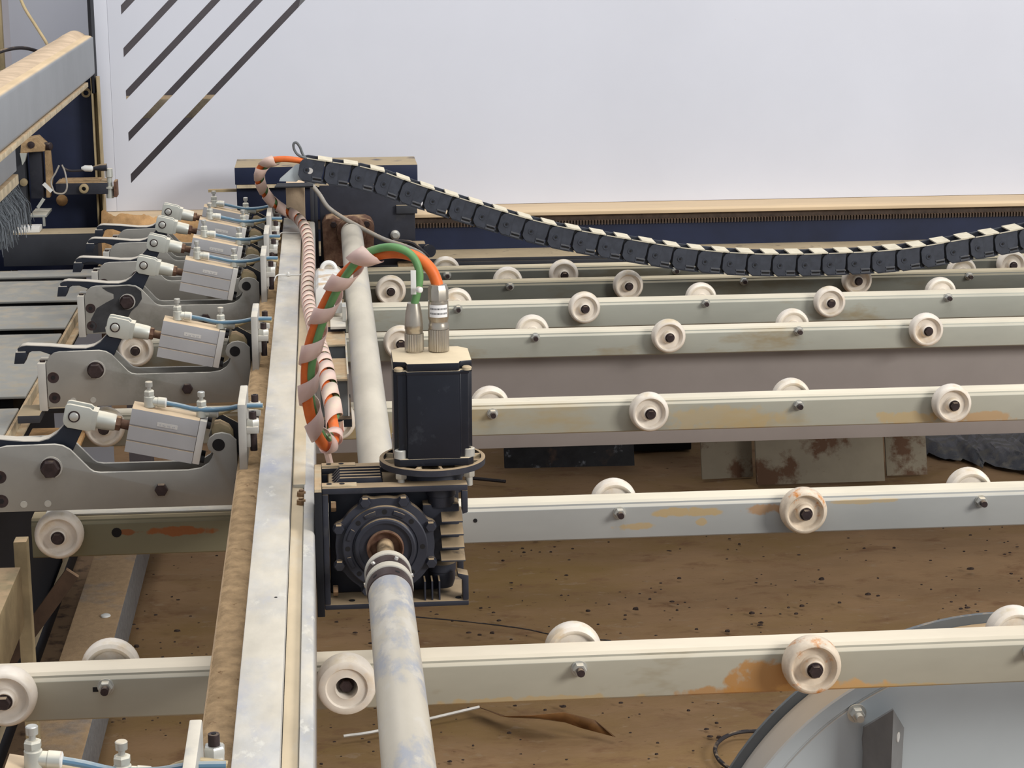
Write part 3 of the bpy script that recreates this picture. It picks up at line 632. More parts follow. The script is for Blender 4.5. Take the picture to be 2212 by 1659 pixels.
part('lower_boss', MB().lathe((.1215, 2.228, z0+.012), (0, 0, 1), [(0, .0125), (.008, .0150), (.018, .0150), (.019, .0160), (.028, .0160)], 32), 'black', gb)
g = MB()
for x in (.100, .108, .116): g.box(x, x+.0018, yf+.004, yf+.024, z0+.005, z0+.028)
part('bottom_ribs', g, 'black', gb)
g = MB(); n = 96; pts = []
for k in range(n):
    a = 2*math.pi*k/n; l = max(0, math.cos(8*(a-R(22.5))))**2.5; r = .0545+.0060*l; pts.append((SX+r*math.cos(a), SZ+.001+r*math.sin(a)))
g.prism(pts, yf+.001, yf+.012)
cv = part('output_cover', g, 'black', gb, bev=.0008, smooth=30)
part('cover_ring', MB().lathe((SX, yf+.001, SZ), (0, -1, 0), [(0, .0470), (.0045, .0468), (.0055, .0455), (.0055, .0362), (.0045, .035), (.0045, .034), (.0085, .0335), (.0095, .032), (.0095, .0290), (.0065, .0285), (.0060, .0205), (.004, .020), (-.004, .019)], 80, False), 'black', cv, smooth=30)
part('seal', MB().lathe((SX, yf-.004, SZ), (0, -1, 0), [(0, .0205), (.004, .0205), (.0045, .0190), (.001, .0165), (-.004, .0160), (-.004, .0095)], 48, False), 'rust', gb, label='rust-brown seal ring')
for k in range(8):
    a = R(22.5+45*k)
    part('cover_bolt', MB().lathe((SX+.0545*math.cos(a), yf+.001, SZ+.001+.0545*math.sin(a)), (0, -1, 0), [(0, .0066), (.001, .0066)], 18).hexb((SX+.0545*math.cos(a), yf, SZ+.001+.0545*math.sin(a)), (0, -1, 0), .0055, .0060), 'black', gb)
    a = R(45*k+90)
    part('threaded_hole', MB().cyl((SX+.041*math.cos(a), yf-.0047, SZ+.041*math.sin(a)), (SX+.041*math.cos(a), yf-.004, SZ+.041*math.sin(a)), .0029, n=14), 'hole', cv)
    if k not in (5, 6):
        a2 = a+R(22.5); pp = []
        for s_ in range(9):
            b_ = a2-R(9)+R(18)*s_/8; pp.append((SX+.0432*math.cos(b_), SZ+.0432*math.sin(b_)))
        for s_ in range(9):
            b_ = a2+R(9)-R(18)*s_/8; pp.append((SX+.0385*math.cos(b_), SZ+.0385*math.sin(b_)))
        part('cover_rib', MB().prism(pp, yf-.0063, yf-.0040), 'black', cv, bev=.0006)
for z in (.9905, .893): part('fixing_bolt', MB().hexb((-.0005, yf+.024, z), (1, 0, 0), .0055, .006), 'bolted', gb)
for x, y in ((.020, yf+.012), (.138, yf+.010)): part('frame_hole', MB().cyl((x, y, z0+.0061), (x, y, z0+.0066), .0034, n=12), 'hole', gb)
part('mounting_plate', MB().box(-.0185, -.0102, yf-.004, yk+.01, .872, 1.015), 'blk', gb, bev=.0008)
part('top_strip', MB().box(-.0180, -.0105, yf-.004, yk-.004, 1.0152, 1.0185), 'tabedge', gb)
# motor flange
MX, MY = .1135, 2.243
fl_ = part('motor_flange', MB().lathe((MX, MY, 1.0285), (0, 0, 1), [(0, .0570), (.0008, .0590), (.0075, .0590), (.0083, .0575), (.0083, .0545), (.0035, .0540), (.0035, .030)], 80), 'black', gb, smooth=30)
g = MB()
for k in range(12):
    a = R(30*k+8); u = Vector((math.cos(a), math.sin(a), 0)); g.obox(Vector((MX, MY, 1.0340))+u*.0475, u, (-u.y, u.x, 0), (0, 0, 1), .0085, .0014, .0026)
part('flange_ribs', g, 'tabedge', fl_)
part('flange_neck', MB().lathe((MX, MY, z1-.002), (0, 0, 1), [(0, .036), (.0125, .034)], 40), 'black', gb)
for dx, dy in ((-.0365, -.036), (.0385, -.034), (.038, .038), (-.037, .038)):
    part('flange_bolt', MB().hexb((MX+dx, MY+dy, 1.0285), (0, 0, -1), .0065, .0068).cyl((MX+dx, MY+dy, 1.022), (MX+dx, MY+dy, 1.012), .004, n=12), 'zinc', fl_)

mo = thing('servo_motor', (MX, MY, 1.037), 'tall square black servo motor standing on the gearbox with dusty top', 'motor')
hw = .0430; q = .0125
def sec(h, q_, d): return [(-h, -h+q_), (-h+d, -h+q_), (-h+d, -h+d*.2), (-h+q_, -h+d*.2), (-h+q_, -h)]
def body(h, q_, d):
    b = [(-h, -h+q_), (-h+d, -h+q_-.001), (-h+d, -h+d), (-h+q_-.001, -h+d), (-h+q_, -h)]
    out = []
    for k in range(4):
        c_, s_ = [(1, 0), (0, 1), (-1, 0), (0, -1)][k]
        out += [(MX+x*c_-y*s_, MY+x*s_+y*c_) for x, y in b]
    return out
part('motor_body', MB().prism(body(hw, .0145, .0045), 1.0445, 1.1430, 'z'), 'blackm', mo, bev=.0012)
part('top_band', MB().prism(body(hw+.0003, .0145, .0040), 1.1395, 1.1435, 'z'), 'blackm', mo, bev=.0006)
oct_ = lambda h, c_: [(MX-h, MY-h+c_), (MX-h+c_, MY-h), (MX+h-c_, MY-h), (MX+h, MY-h+c_), (MX+h, MY+h-c_), (MX+h-c_, MY+h), (MX-h+c_, MY+h), (MX-h, MY+h-c_)]
part('top_cap', MB().prism([(MX-hw, MY-hw+.014), (MX-hw+.006, MY-hw+.012), (MX-hw+.013, MY-hw+.010), (MX-hw+.015, MY-hw), (MX+hw-.015, MY-hw), (MX+hw-.013, MY-hw+.010), (MX+hw-.006, MY-hw+.012), (MX+hw, MY-hw+.014), (MX+hw, MY+hw-.012), (MX+hw-.010, MY+hw), (MX-hw+.010, MY+hw), (MX-hw, MY+hw-.012)], 1.1437, 1.1525, 'z'), 'blackm', mo, bev=.0012)
part('base_plate', MB().prism(oct_(.0435, .006), 1.0372, 1.0455, 'z'), 'blackm', mo, bev=.0008)
for dx, dy in ((-.0365, -.036), (.0385, -.034), (.038, .038), (-.037, .038)):
    b_ = part('socket_screw', MB().lathe((MX+dx, MY+dy, 1.0456), (0, 0, 1), [(0, .0066), (.0085, .0066), (.0092, .0058)], 20), 'zinc', mo, label='silver socket head screw')
    part('socket', MB().cyl((MX+dx, MY+dy, 1.0547), (MX+dx, MY+dy, 1.0552), .003, n=6), 'hole', b_)
for dx in (-.037, .037):
    part('cap_screw', MB().lathe((MX+dx, MY-.036, 1.1432), (0, 0, 1), [(0, .0052), (.003, .0052), (.004, .004)], 16), 'tabedge', mo)

# ------------------------------------------------------------------ plugs, cables and spiral wrap
GX, OX, CY_ = .0962, .1235, 2.262
def knurl(g, x, y, z_0, z_1, r, n=26):
    pp = []
    for k in range(n*2): a = math.pi*k/n; rr = r if k % 2 else r*.93; pp.append((x+rr*math.cos(a), y+rr*math.sin(a)))
    g.prism(pp, z_0, z_1, 'z')
gc = thing('green_cable', (GX, CY_, 1.153), 'green sensor cable with a tapered silver plug on the motor, arching to the left', 'cable')
pl = part('plug', MB().lathe((GX, CY_, 1.1525), (0, 0, 1), [(0, .0090), (.004, .0090)], 32, False).lathe((GX, CY_, 1.174), (0, 0, 1), [(0, .0098), (.004, .0100), (.0045, .0104), (.010, .0104), (.022, .0092), (.0335, .0070), (.034, .004)], 32), 'nickel', gc, label='tapered silver plug', smooth=40)
g = MB(); knurl(g, GX, CY_, 1.1545, 1.1735, .0107); part('knurled_ring', g, 'nickel', pl, smooth=20)
oc = thing('orange_cable', (OX, CY_, 1.153), 'thick orange motor cable with a silver plug, arching left and running back along the beam', 'cable')
pl = part('plug', MB().lathe((OX, CY_, 1.1785), (0, 0, 1), [(0, .0114), (.004, .0114), (.006, .0106), (.009, .0106), (.011, .0114), (.031, .0112), (.0312, .0102), (.033, .0102)], 36).lathe((OX, CY_, 1.211), (0, 0, 1), [(0, .0114), (.012, .0114), (.0165, .0095), (.0175, .0075)], 8), 'nickel', oc, label='ribbed silver plug', smooth=40)
g = MB(); knurl(g, OX, CY_, 1.1535, 1.178, .0116); part('knurled_ring', g, 'nickel', pl, smooth=20)
st = MB(); tx = []
for k in range(7): a = R(-68+k*20-30); tx.append(a)
def arcpatch(g, x, y, r, a0, a1, z_0, z_1, n=8):
    vs = []
    for k in range(n+1):
        a = a0+(a1-a0)*k/n; vs += [(x+r*math.cos(a), y+r*math.sin(a), z_0), (x+r*math.cos(a), y+r*math.sin(a), z_1)]
    g.add(vs, [(2*k, 2*k+2, 2*k+3, 2*k+1) for k in range(n)])
arcpatch(st, OX, CY_, .01165, R(-150), R(-35), 1.1925, 1.2065)
lb = part('sticker', st, 'label', pl, label='small white printed label')
g = MB()
for row, z in enumerate((1.2020, 1.1968)):
    for k in range(13):
        a = R(-142+k*8); arcpatch(g, OX, CY_, .01180, a, a+R(4.5), z-.0010, z+.0010, 1)
part('print', g, 'ink', lb, kind='stuff') if False else part('print', g, 'ink', pl, kind='stuff')
onear = [(948, 656, 2.262), (948, 640, 2.262), (944, 612, 2.262), (929, 580, 2.264), (900, 556, 2.270), (862, 546, 2.28), (820, 549, 2.29), (782, 562, 2.30), (745, 592, 2.32), (713, 637, 2.335), (688, 690, 2.35), (670, 745, 2.36), (662, 800, 2.37), (663, 855, 2.375), (672, 905, 2.38), (687, 943, 2.39), (703, 963, 2.41), (719, 955, 2.44), (722, 930, 2.48)]
oback = [(719, 885, 2.515), (711, 845, 2.57), (704, 805, 2.64), (695, 768, 2.75), (685, 735, 2.93), (675, 700, 3.15), (666, 660, 3.36), (663, 620, 3.54), (666, 580, 3.72), (666, 540, 3.92), (662, 508, 4.08), (654, 486, 4.18), (636, 466, 4.25), (606, 450, 4.27), (580, 428, 4.25), (563, 400, 4.22), (560, 374, 4.19), (574, 353, 4.17), (600, 345, 4.155), (640, 346, 4.15), (690, 358, 4.15)]
BK = [atY(*p) for p in oback]
OP = [atY(*p) for p in onear]+[p+Vector((-.0030, 0, .0008)) for p in BK]
OP[0] = Vector((OX, CY_, 1.222))
osp = spline(OP, 8)
nn = len(onear)*8
part('cable_tail', MB().tube([atY(704, 968, 2.43), atY(709, 985, 2.435), atY(714, 1006, 2.44)], .0042, 8), 'wrap2', oc, label='pale cable end hanging under the bend')
part('sheath', MB().tube(osp, .0065, 12, lambda i: .0066 if i < nn else .0062), 'orange', oc, smooth=60)
gnear = [(893, 668, 2.262), (897, 650, 2.261), (904, 620, 2.260), (906, 590, 2.260), (897, 562, 2.262), (878, 543, 2.266), (850, 534, 2.27), (818, 537, 2.28), (786, 550, 2.287), (757, 582, 2.30), (727, 630, 2.32), (702, 685, 2.34), (684, 740, 2.35), (673, 795, 2.362), (671, 850, 2.377), (680, 902, 2.39), (695, 938, 2.40), (708, 952, 2.42), (716, 945, 2.45), (714, 922, 2.50)]
GP = [atY(*p) for p in gnear]; GP[0] = Vector((GX, CY_, 1.203))
GP += [p+Vector((.0060, .0012, -.0006)) for p in BK[:-2]]
part('sheath', MB().tube(spline(GP, 8), .0045, 10), 'green', gc, smooth=60)
# white tag strip tied to the green cable
c = atY(893, 610, 2.256)
tg = solo('cable_tag', MB().obox(c, (1, 0, 0), (0, 1, 0), (0, 0, 1), .0030, .0006, .0135).lathe(atY(903, 625, 2.250), (.6, -1, 0), [(0, .0035), (.005, .0035), (.006, .0024)], 10), 'whitep', 'small white plastic tag tied to the green cable above its plug', 'tag', bev=.0004)

def ribbon(path, rad, width, pitch, name, m, label, i0, i1, start=0., squash=1.):
    p = resample(path[i0:i1], .0035); g = MB(); m_ = len(p)
    t = [(p[min(i+1, m_-1)]-p[max(i-1, 0)]).normalized() for i in range(m_)]
    u, _ = frame(t[0]); us = []
    for i in range(m_): u = (u-t[i]*u.dot(t[i])).normalized(); us.append(u.copy())
    L_ = m_*.0035; N_ = int(L_/pitch*26); vs = []
    for k in range(N_+1):
        s_ = k/26*pitch; row = []
        for j in (-1, 0, 1):
            q_ = min(max(s_+j*width/2, 0), L_-.004)/.0035; i = int(q_); f_ = q_-i; i = min(i, m_-2)
            c_ = p[i].lerp(p[i+1], f_); a = start+2*math.pi*k/26; v_ = t[i].cross(us[i])
            row.append(c_+(us[i]*math.cos(a)+v_*math.sin(a))*rad)
        vs += row
    for k in range(N_): 
        for j in (0, 1): g.add([], [])
    g.add(vs, [(3*k+j, 3*k+j+1, 3*k+j+4, 3*k+j+3) for k in range(N_) for j in (0, 1)])
    o = solo(name, g, m, label, 'cable wrap', 'spiral wraps around the cables', smooth=80)
    md = o.modifiers.new('s', 'SOLIDIFY'); md.thickness = .0008
    return o
mid = [a.lerp(b, .42) for a, b in zip(spline([OP[i] for i in range(len(onear))], 8), spline(GP[:len(onear)], 8))]
mp_ = spline([o_.lerp(g_, .42) for o_, g_ in zip([atY(*p) for p in onear[6:]], [atY(*p) for p in gnear[7:20]])], 10)
ribbon(mp_, .0124, .024, .052, 'spiral_wrap', 'wrap', 'wide translucent spiral wrap loosely wound around the near orange and green cables', 0, len(mp_), start=1.2)
bp = spline([atY(*onear[-1])+Vector((.001, 0, 0))]+[p+Vector((.0008, 0, 0)) for p in BK[:-2]], 10)
ribbon(bp, .0112, .035, .046, 'spiral_wrap', 'wrap2', 'tight pinkish spiral wrap around the cable bundle running back along the beam', 0, len(bp))

# ------------------------------------------------------------------ cable chain
CH = [(655, 366), (700, 373), (800, 389), (900, 424), (1030, 465), (1180, 508), (1350, 540), (1500, 563), (1650, 573), (1800, 571), (1950, 562), (2080, 541), (2212, 518), (2340, 488), (2480, 448)]
YC = 4.12
cpth = resample(spline([atY(x, y, YC) for x, y in CH], 12), .0001)
PIT = .0517; idx = [int(i*PIT/.0001) for i in range(60) if int(i*PIT/.0001) < len(cpth)]
cc = thing('cable_chain', (.7, YC, .86), 'long sagging black plastic cable chain hanging in front of the white panel', 'cable chain')
hh = .0235; wd_ = .056
def link_mb():
    # drawn along +x from 0 to pitch, y 0..wd_, z -hh..hh
    L_ = PIT
    side = [(-.0085, -.012), (-.0085, .012), (-.004, .019), (.001, hh-.002), (.006, hh), (L_*.80, hh), (L_*.775, hh*.5), (L_*.765, -hh*.1), (L_*.73, -hh*.5), (L_*.79, -hh), (.003, -hh), (-.004, -.018)]
    inner = [(L_*.8, -hh+.003), (L_*.8, hh-.0015), (L_*1.14, hh-.004), (L_*1.2, 0), (L_*1.14, -hh+.005)]
    return MB().prism(side, 0, .004), MB().prism(side, wd_-.004, wd_), MB().prism(inner, .004, .0075)
def bar_mb():
    L_ = PIT
    return MB().box(L_*.50, L_*1.05, -.001, wd_+.001, hh-.001, hh+.0016)
def bar2_mb(): return MB().box(PIT*.45, PIT*.95, .004, wd_-.004, -hh, -hh+.002)
lm = link_mb(); lk = part('chain_link', lm[0], 'chain', bev=.0007, seg=1); rp_ = part('rear_plate', lm[1], 'chain', bev=.0007, seg=1); ip_ = part('inner_plate', lm[2], 'chaind'); br1 = part('cross_bar', bar_mb(), 'chaint'); br2 = part('lower_bar', bar2_mb(), 'chain')
rs = part('rib', MB().box(PIT*.38, PIT*.74, -.0016, 0, -hh+.0030, -hh+.0058).box(PIT*.38, PIT*.74, -.0016, 0, -hh+.0098, -hh+.0124), 'chainr')
rv = part('recess', MB().box(PIT*.42, PIT*.72, -.0003, .0002, -hh+.0058, -hh+.0098), 'hole')
pn = part('pivot', MB().lathe((.0065, -.0014, 0), (0, -1, 0), [(0, .0062), (.0012, .0058), (.0012, .0042), (.0006, .0040), (.0004, .0020)], 16), 'chain'); pd_ = part('raised_pad', MB().prism([(-.0083, -.011), (-.0083, .011), (-.004, .0185), (.001, hh-.0022), (.0175, hh-.0022), (.0175, -hh+.003), (.001, -hh+.003), (-.004, -.017)], -.0014, .0), 'chain'); ph_ = part('pivot_hole', MB().cyl((.0065, -.0024, 0), (.0065, -.0030, 0), .0022, n=10), 'hole'); tl_ = part('top_lip', MB().box(.004, PIT*.80, -.0016, .0, hh-.0014, hh+.0003), 'chaint')
for o in (pd_, ph_, tl_, lk, rp_, ip_, br1, br2, rs, rv, pn): C.objects.unlink(o)
for a_, b_ in zip(idx, idx[1:]):
    p, q2 = cpth[a_], cpth[b_]; ang = math.atan2(q2.z-p.z, q2.x-p.x)
    l = lk.copy(); C.objects.link(l); l.parent = cc; l.location = p-Vector((.7, YC, .86)); l.rotation_euler = (0, -ang, 0)
    for s_ in (pd_, ph_, tl_, rp_, ip_, br1, br2, rs, rv, pn):
        c_ = s_.copy(); C.objects.link(c_); c_.parent = l
cb = thing('chain_bracket', (-.06, 4.15, 1.06), 'pale green-grey angled bracket plate holding the start of the cable chain', 'bracket')
pz = [atY(603, 391, 4.14), atY(605, 385, 4.14), atY(640, 354, 4.14), atY(672, 352, 4.14), atY(680, 398, 4.14), atY(645, 388, 4.14), atY(640, 392, 4.14)]
part('bracket_plate', MB().prism([(p.x, p.z) for p in pz], 4.135, 4.138), 'fan', cb, bev=.0004)
part('bracket_foot', MB().prism([(4.138, 1.0790), (4.138, 1.0815), (4.41, 1.0520), (4.41, 1.0497)], -.096, -.020, 'x'), 'chaind', cb)
pv = atY(669, 369, 4.1195)
part('rivet', MB().lathe(pv, (0, -1, 0), [(0, .0065), (.0012, .006)], 20), 'alul', cb)
solo('grey_wire', MB().tube(spline([atY(668, 350, 4.15), atY(655, 335, 4.16), atY(648, 318, 4.16), atY(640, 308, 4.16), atY(634, 312, 4.16), atY(637, 326, 4.16), atY(650, 338, 4.15), atY(690, 350, 4.15)]), .0026, 8), 'fand', 'small grey wire loop standing up at the start of the cable chain', 'wire')
solo('twisted_cable', MB().tube(spline([atY(672, 398, 4.37), atY(690, 420, 4.37), atY(708, 447, 4.36), atY(740, 470, 4.35), atY(780, 492, 4.34), atY(830, 517, 4.33), atY(870, 530, 4.33), atY(905, 545, 4.34), atY(922, 560, 4.35)]), .0048, 10), 'cablew', 'dusty twisted grey cable slanting down in front of the black end plate', 'cable', smooth=70)

# ------------------------------------------------------------------ carriage at the far end of the beam
ca = thing('beam_carriage', (0, 4.65, .86), 'black carriage block at the far end of the beam with dusty flat top', 'carriage')
part('top_box', MB().box(-.194, .2105, 4.63, 4.78, 1.020, 1.058), 'navy', ca, bev=.001)
part('light_strip', MB().box(-.19, .12, 4.625, 4.631, 1.0125, 1.0195), 'tabedge', ca)
part('lower_box', MB().box(-.192, .0, 4.65, 4.78, .935, 1.02), 'navy', ca, bev=.001)
part('end_plate', MB().box(-.008, .1955, 4.45, 4.462, .864, 1.040), 'black', ca, bev=.0015)
part('plate_frame', MB().box(-.028, -.020, 4.44, 4.455, .865, 1.040).box(-.0195, -.0125, 4.445, 4.46, .865, 1.040), 'dark', ca, bev=.001)
part('plate_web', MB().box(-.03, .2, 4.462, 4.66, .87, .885), 'navy', ca)
part('guide_roller', MB().cyl((.212, 4.76, .972), (.212, 4.76, .994), .016, n=24), 'zinc', ca)
part('small_block', MB().box(.155, .200, 4.44, 4.4495, .977, .995), 'dark', ca, bev=.001)
part('side_rod', MB().box(-.255, -.18, 4.66, 4.672, 1.0, 1.006), 'tan', ca)
bh = thing('bearing_housing', (.05, 4.4, .88), 'rusty sawdust-caked bearing block at the far end of the shaft', 'bearing')
g = MB(); pts = [(-.002, .876), (-.004, .965), (.004, .978), (.020, .981), (.030, .974), (.044, .976), (.088, .977), (.100, .972), (.106, .960), (.104, .915), (.100, .876)]
part('block', MB().prism(pts, 4.38, 4.449), 'rust', bh, bev=.004)
part('boss', MB().lathe((SX, 4.39, SZ), (0, -1, 0), [(0, .034), (.02, .031), (.024, .027)], 32), 'rust', bh)
for x in (.020, .090): part('bolt', MB().hexb((x, 4.38, .966), (0, -1, 0), .006, .007), 'bolt', bh)
ls = thing('limit_switch', (.19, 4.43, .90), 'small black limit switch with round bolt right of the shaft end', 'switch')
part('switch_body', MB().box(.150, .215, 4.40, 4.44, .896, .918), 'black', ls, bev=.003)
part('switch_head', MB().cyl((.222, 4.38, .905), (.222, 4.44, .895), .014, n=20), 'black', ls)
part('round_bolt', MB().lathe((.152, 4.45, .930), (0, -1, 0), [(0, .0105), (.006, .0105), (.010, .006)], 18), 'zinc', ls)
part('debris', MB().box(.155, .20, 4.39, 4.44, .866, .874), 'saw', ls, bev=.003)
part('arm', MB().tube(spline([atY(850, 520, 4.40), atY(890, 525, 4.39), atY(915, 545, 4.37), atY(926, 556, 4.37)]), .0045, 8), 'cabled', ls)

# valve boxes right of the beam
vb = thing('valve_block', (0, 3.5, .87), 'white and grey valve boxes in a row between the cables and the shaft', 'valve')
part('white_box', MB().prism([(-.017, .966), (-.017, 1.006), (-.012, 1.012), (.022, 1.012), (.026, 1.006), (.026, .966)], 3.42, 3.60), 'whitep', vb, bev=.002)
g = MB().tube([Vector((-.006+.024*.5*(1-math.cos(math.pi*k/12)), 3.59, 1.010+.013*math.sin(math.pi*k/12))) for k in range(13)], .0040, 8)
part('handle', g, 'whitep', vb)
part('mounting_shelf', MB().box(.006, .031, 3.34, 3.46, .956, .960), 'platel', vb)
part('black_box', MB().box(-.008, .031, 3.36, 3.6, .918, .956), 'black', vb, bev=.002)
for k, (ya, zt_) in enumerate(((3.26, .945), (3.06, .935))):
    part('grey_box', MB().box(-.012, .028, ya, ya+.14, .880, zt_), 'fand', vb, bev=.001)
    part('dusty_lid', MB().box(-.013, .029, ya-.002, ya+.142, zt_, zt_+.003), 'tabedge', vb)
part('end_clip', MB().box(.0262, .0325, 3.38, 3.418, .9605, .985), 'zinc', vb)
part('side_plate', MB().box(.0285, .031, 3.06, 3.4, .868, .945), 'alul', vb)
part('foot_strip', MB().box(-.012, .034, 3.04, 3.2, .868, .880), 'blk', vb)

# ------------------------------------------------------------------ saw table on the left
tb = thing('saw_table', (-.9, 3.6, .80), 'grey steel saw table at the left, parted by dark grooves', 'table')
for a_, b_ in ((2.93, 3.25), (3.33, 3.825), (3.88, 4.10), (4.15, 4.375), (4.425, 4.50)):
    part('table_slab', MB().box(-1.5, -.4875, a_, b_, .8555, .860), 'table', tb, bev=.0015)
part('table_base', MB().box(-1.5, -.500, 2.93, 4.6, .780, .815), 'pit', tb)
for a_, b_ in ((2.95, 3.225), (3.345, 3.80), (3.89, 4.08), (4.155, 4.35), (4.42, 4.46)): part('slab_rib', MB().box(-1.5, -.51, a_, b_, .815, .8555), 'pit', tb)
part('edge_strip', MB().box(-.4868, -.482, 2.93, 4.55, .836, .857).box(-.482, -.470, 2.93, 4.55, .836, .840), 'tabedge', tb, bev=.0006)
part('underframe', MB().box(-1.5, -.640, 2.75, 4.8, 0, .80), 'blk', tb)
solo('grey_fence_box', MB().box(-.70, -.495, 4.58, 4.66, .856, .926), 'dark', 'dark grey box-shaped fence at the far end of the saw table', 'fence', bev=.001)
solo('white_block', MB().box(-.688, -.622, 4.60, 4.65, .9262, .938), 'whitep', 'small white block lying on the left end of the dark grey fence', 'block', bev=.002)
solo('dust_tray', MB().box(-.46, -.375, 2.95, 3.19, .835, .842), 'saw2', 'sawdust-covered tray between the two nearest full gripper clamps', 'tray', bev=.002)
solo('table_bracket', MB().box(-.468, -.435, 3.10, 3.17, .872, .884).box(-.47, -.36, 3.20, 3.215, .862, .87), 'dark', 'dark steel bar at the table edge under the third clamp', 'bar', bev=.001)
# structure below left
solo('side_girder', MB().box(-.50, -.402, 1.3, 2.615, .722, .803), 'tan', 'cream dusty girder end at the left edge under the green-grey rail', 'beam', bev=.002)
a = atY(36, 1210, 2.72); b = atY(64, 1210, 2.72)
solo('support_post', MB().box(a.x, b.x, 2.70, 2.725, 0, .81), 'tan', 'narrow tan vertical post below the end of the green-grey rail', 'post', bev=.001)
solo('floor_tube', MB().box(-.5545, -.4545, 2.9, 5.2, .04, .150), 'tube', 'thick dusty galvanised tube lying near the floor, lower left', 'tube', bev=.004)
fc = thing('floor_channel', (-.6, 4, 0), 'dark brown steel channel running beside the dusty galvanised tube', 'channel')
part('channel_web', MB().box(-.625, -.560, 2.9, 5.2, .03, .075), 'brown', fc, bev=.002)
part('channel_lip', MB().box(-.632, -.620, 2.9, 5.2, .03, .125), 'dark', fc, bev=.002)
solo('brace_plate', MB().obox(atY(75, 1350, 3.3), (.6, 0, .8), (.8, 0, -.6), (0, 1, 0), .11, .012, .006), 'brown', 'brown diagonal brace in the dark space behind the tan post', 'brace')
c = atZ(228, 1331, .151)
solo('paint_drip', MB().lathe(c, (0, 0, 1), [(0, .011), (.003, .010), (.005, .005)], 14), 'whitep', 'white blob stuck on the dusty galvanised tube', 'blob')

# ------------------------------------------------------------------ pressure beam and column, upper left
pr = thing('pressure_beam', (-.53, 3.7, 1.25), 'big grey beam at the upper left with sawdust on top', 'beam')
part('beam_body', MB().box(-.575, -.507, 2.3, 4.82, 1.250, 1.339), 'grey', pr, bev=.008, seg=4)
part('edge_strip', MB().box(-.512, -.5035, 2.3, 4.63, 1.240, 1.2495), 'tabedge', pr, bev=.0006)
g = MB(); nx, ny = 8, 220; vs = []
for j in range(ny+1):
    y = 2.5+2.32*j/ny
    for i in range(nx+1):
        x = -.574+.050*i/nx; t_ = math.sin(math.pi*i/nx)
        vs.append((x, y, 1.3388+.004*t_*(1+.7*MN.noise(Vector((x*30, y*5, 0))))+(.007*t_*min(1,(y-4.6)/.1) if y > 4.6 else 0)))
g.add(vs, [(j*(nx+1)+i, j*(nx+1)+i+1, (j+1)*(nx+1)+i+1, (j+1)*(nx+1)+i) for j in range(ny) for i in range(nx)])
part('sawdust_layer', g, 'sawp', pr, kind='stuff', smooth=60)
bs = thing('brush_strip', (-.52, 3.5, 1.16), 'dusty holder strip with long grey bristles hanging at the left edge', 'brush')
part('carrier_plate', MB().box(-.552, -.545, 3.2, 3.78, 1.168, 1.245), 'grey', bs, bev=.001)
part('holder', MB().box(-.556, -.538, 3.2, 3.75, 1.148, 1.166), 'tabedge', bs, bev=.002)
g = MB()
for k in range(420):
    y = random.uniform(3.45, 3.76); x = random.uniform(-.554, -.541); l = random.uniform(.05, .085)
    dx_ = random.uniform(-.004, .014)*(1.6 if random.random() < .4 else 1); dy_ = random.uniform(-.03, .03)
    p = Vector((x, y, 1.150)); q2 = p+Vector((dx_*1.4, dy_, -l)); mdp = p.lerp(q2, .5)+Vector((dx_*.5, 0, 0))
    g.tube([p, mdp, q2], .0006, 3)
part('bristles', g, 'bristle', bs, kind='stuff')

co = thing('guide_column', (-.6, 4.84, .8), 'dark navy upright column plate below the end of the grey beam', 'column')
part('back_plate', MB().prism([(-.76, .80), (-.76, 1.26), (-.515, 1.26), (-.515, .80)], 4.845, 4.86), 'navy', co, bev=.001)
part('edge_channel', MB().box(-.5165, -.5125, 4.80, 4.845, .84, 1.245).box(-.5035, -.500, 4.80, 4.845, .84, 1.245).box(-.5125, -.5035, 4.835, 4.845, .84, 1.245), 'tan', co, bev=.0006)
part('cover_strip', MB().box(-.515, -.508, 4.80, 4.87, 1.21, 1.42), 'blk', co)
part('bolt', MB().lathe((-.532, 4.845, 1.208), (0, -1, 0), [(0, .0105), (.008, .0105), (.008, .006), (.004, .0055)], 20, False), 'tan', co)
cw = thing('scorer_carriage', (-.64, 4.7, .95), 'dusty clamp carriage with black vertical bars in front of the dark column', 'carriage')
part('vertical_bar', MB().box(-.652, -.625, 4.72, 4.76, .985, 1.105), 'black', cw, bev=.001)
part('vertical_bar', MB().box(-.685, -.660, 4.70, 4.76, .93, 1.11), 'dark', cw, bev=.001)
part('head_block', MB().prism([(-.665, 1.092), (-.662, 1.112), (-.655, 1.122), (-.628, 1.126), (-.610, 1.108), (-.612, 1.095)], 4.68, 4.74), 'saw', cw, bev=.002)
part('head_knob', MB().lathe((-.612, 4.70, 1.104), (1, -.4, 0), [(0, .009), (.014, .009), (.016, .006)], 14), 'bolt', cw)
part('head_nut', MB().lathe((-.640, 4.68, 1.110), (0, -1, 0), [(0, .008), (.004, .008), (.005, .004)], 14), 'bolt', cw)
part('round_knob', MB().lathe((-.663, 4.70, 1.025), (0, -1, 0), [(0, .0085), (.008, .0085), (.010, .004)], 16), 'tan', cw)
part('side_slide', MB().prism([(-.62, .985), (-.618, 1.10), (-.608, 1.10), (-.605, 1.03), (-.612, .985)], 4.73, 4.76), 'saw', cw, bev=.001)
part('hinge_leg', MB().prism([(-.665, 1.092), (-.661, 1.066), (-.655, 1.075), (-.650, 1.092)], 4.675, 4.69), 'clev', cw)
hb = thing('sensor_arm', (-.53, 4.75, 1.0), 'short black horizontal arm with round socket bolt and sensor beside the white panel edge', 'bracket')
part('arm', MB().box(-.597, -.482, 4.72, 4.80, .992, 1.018), 'black', hb, bev=.0015)
part('arm_top', MB().box(-.590, -.50, 4.722, 4.80, 1.0182, 1.0200), 'saw', hb)
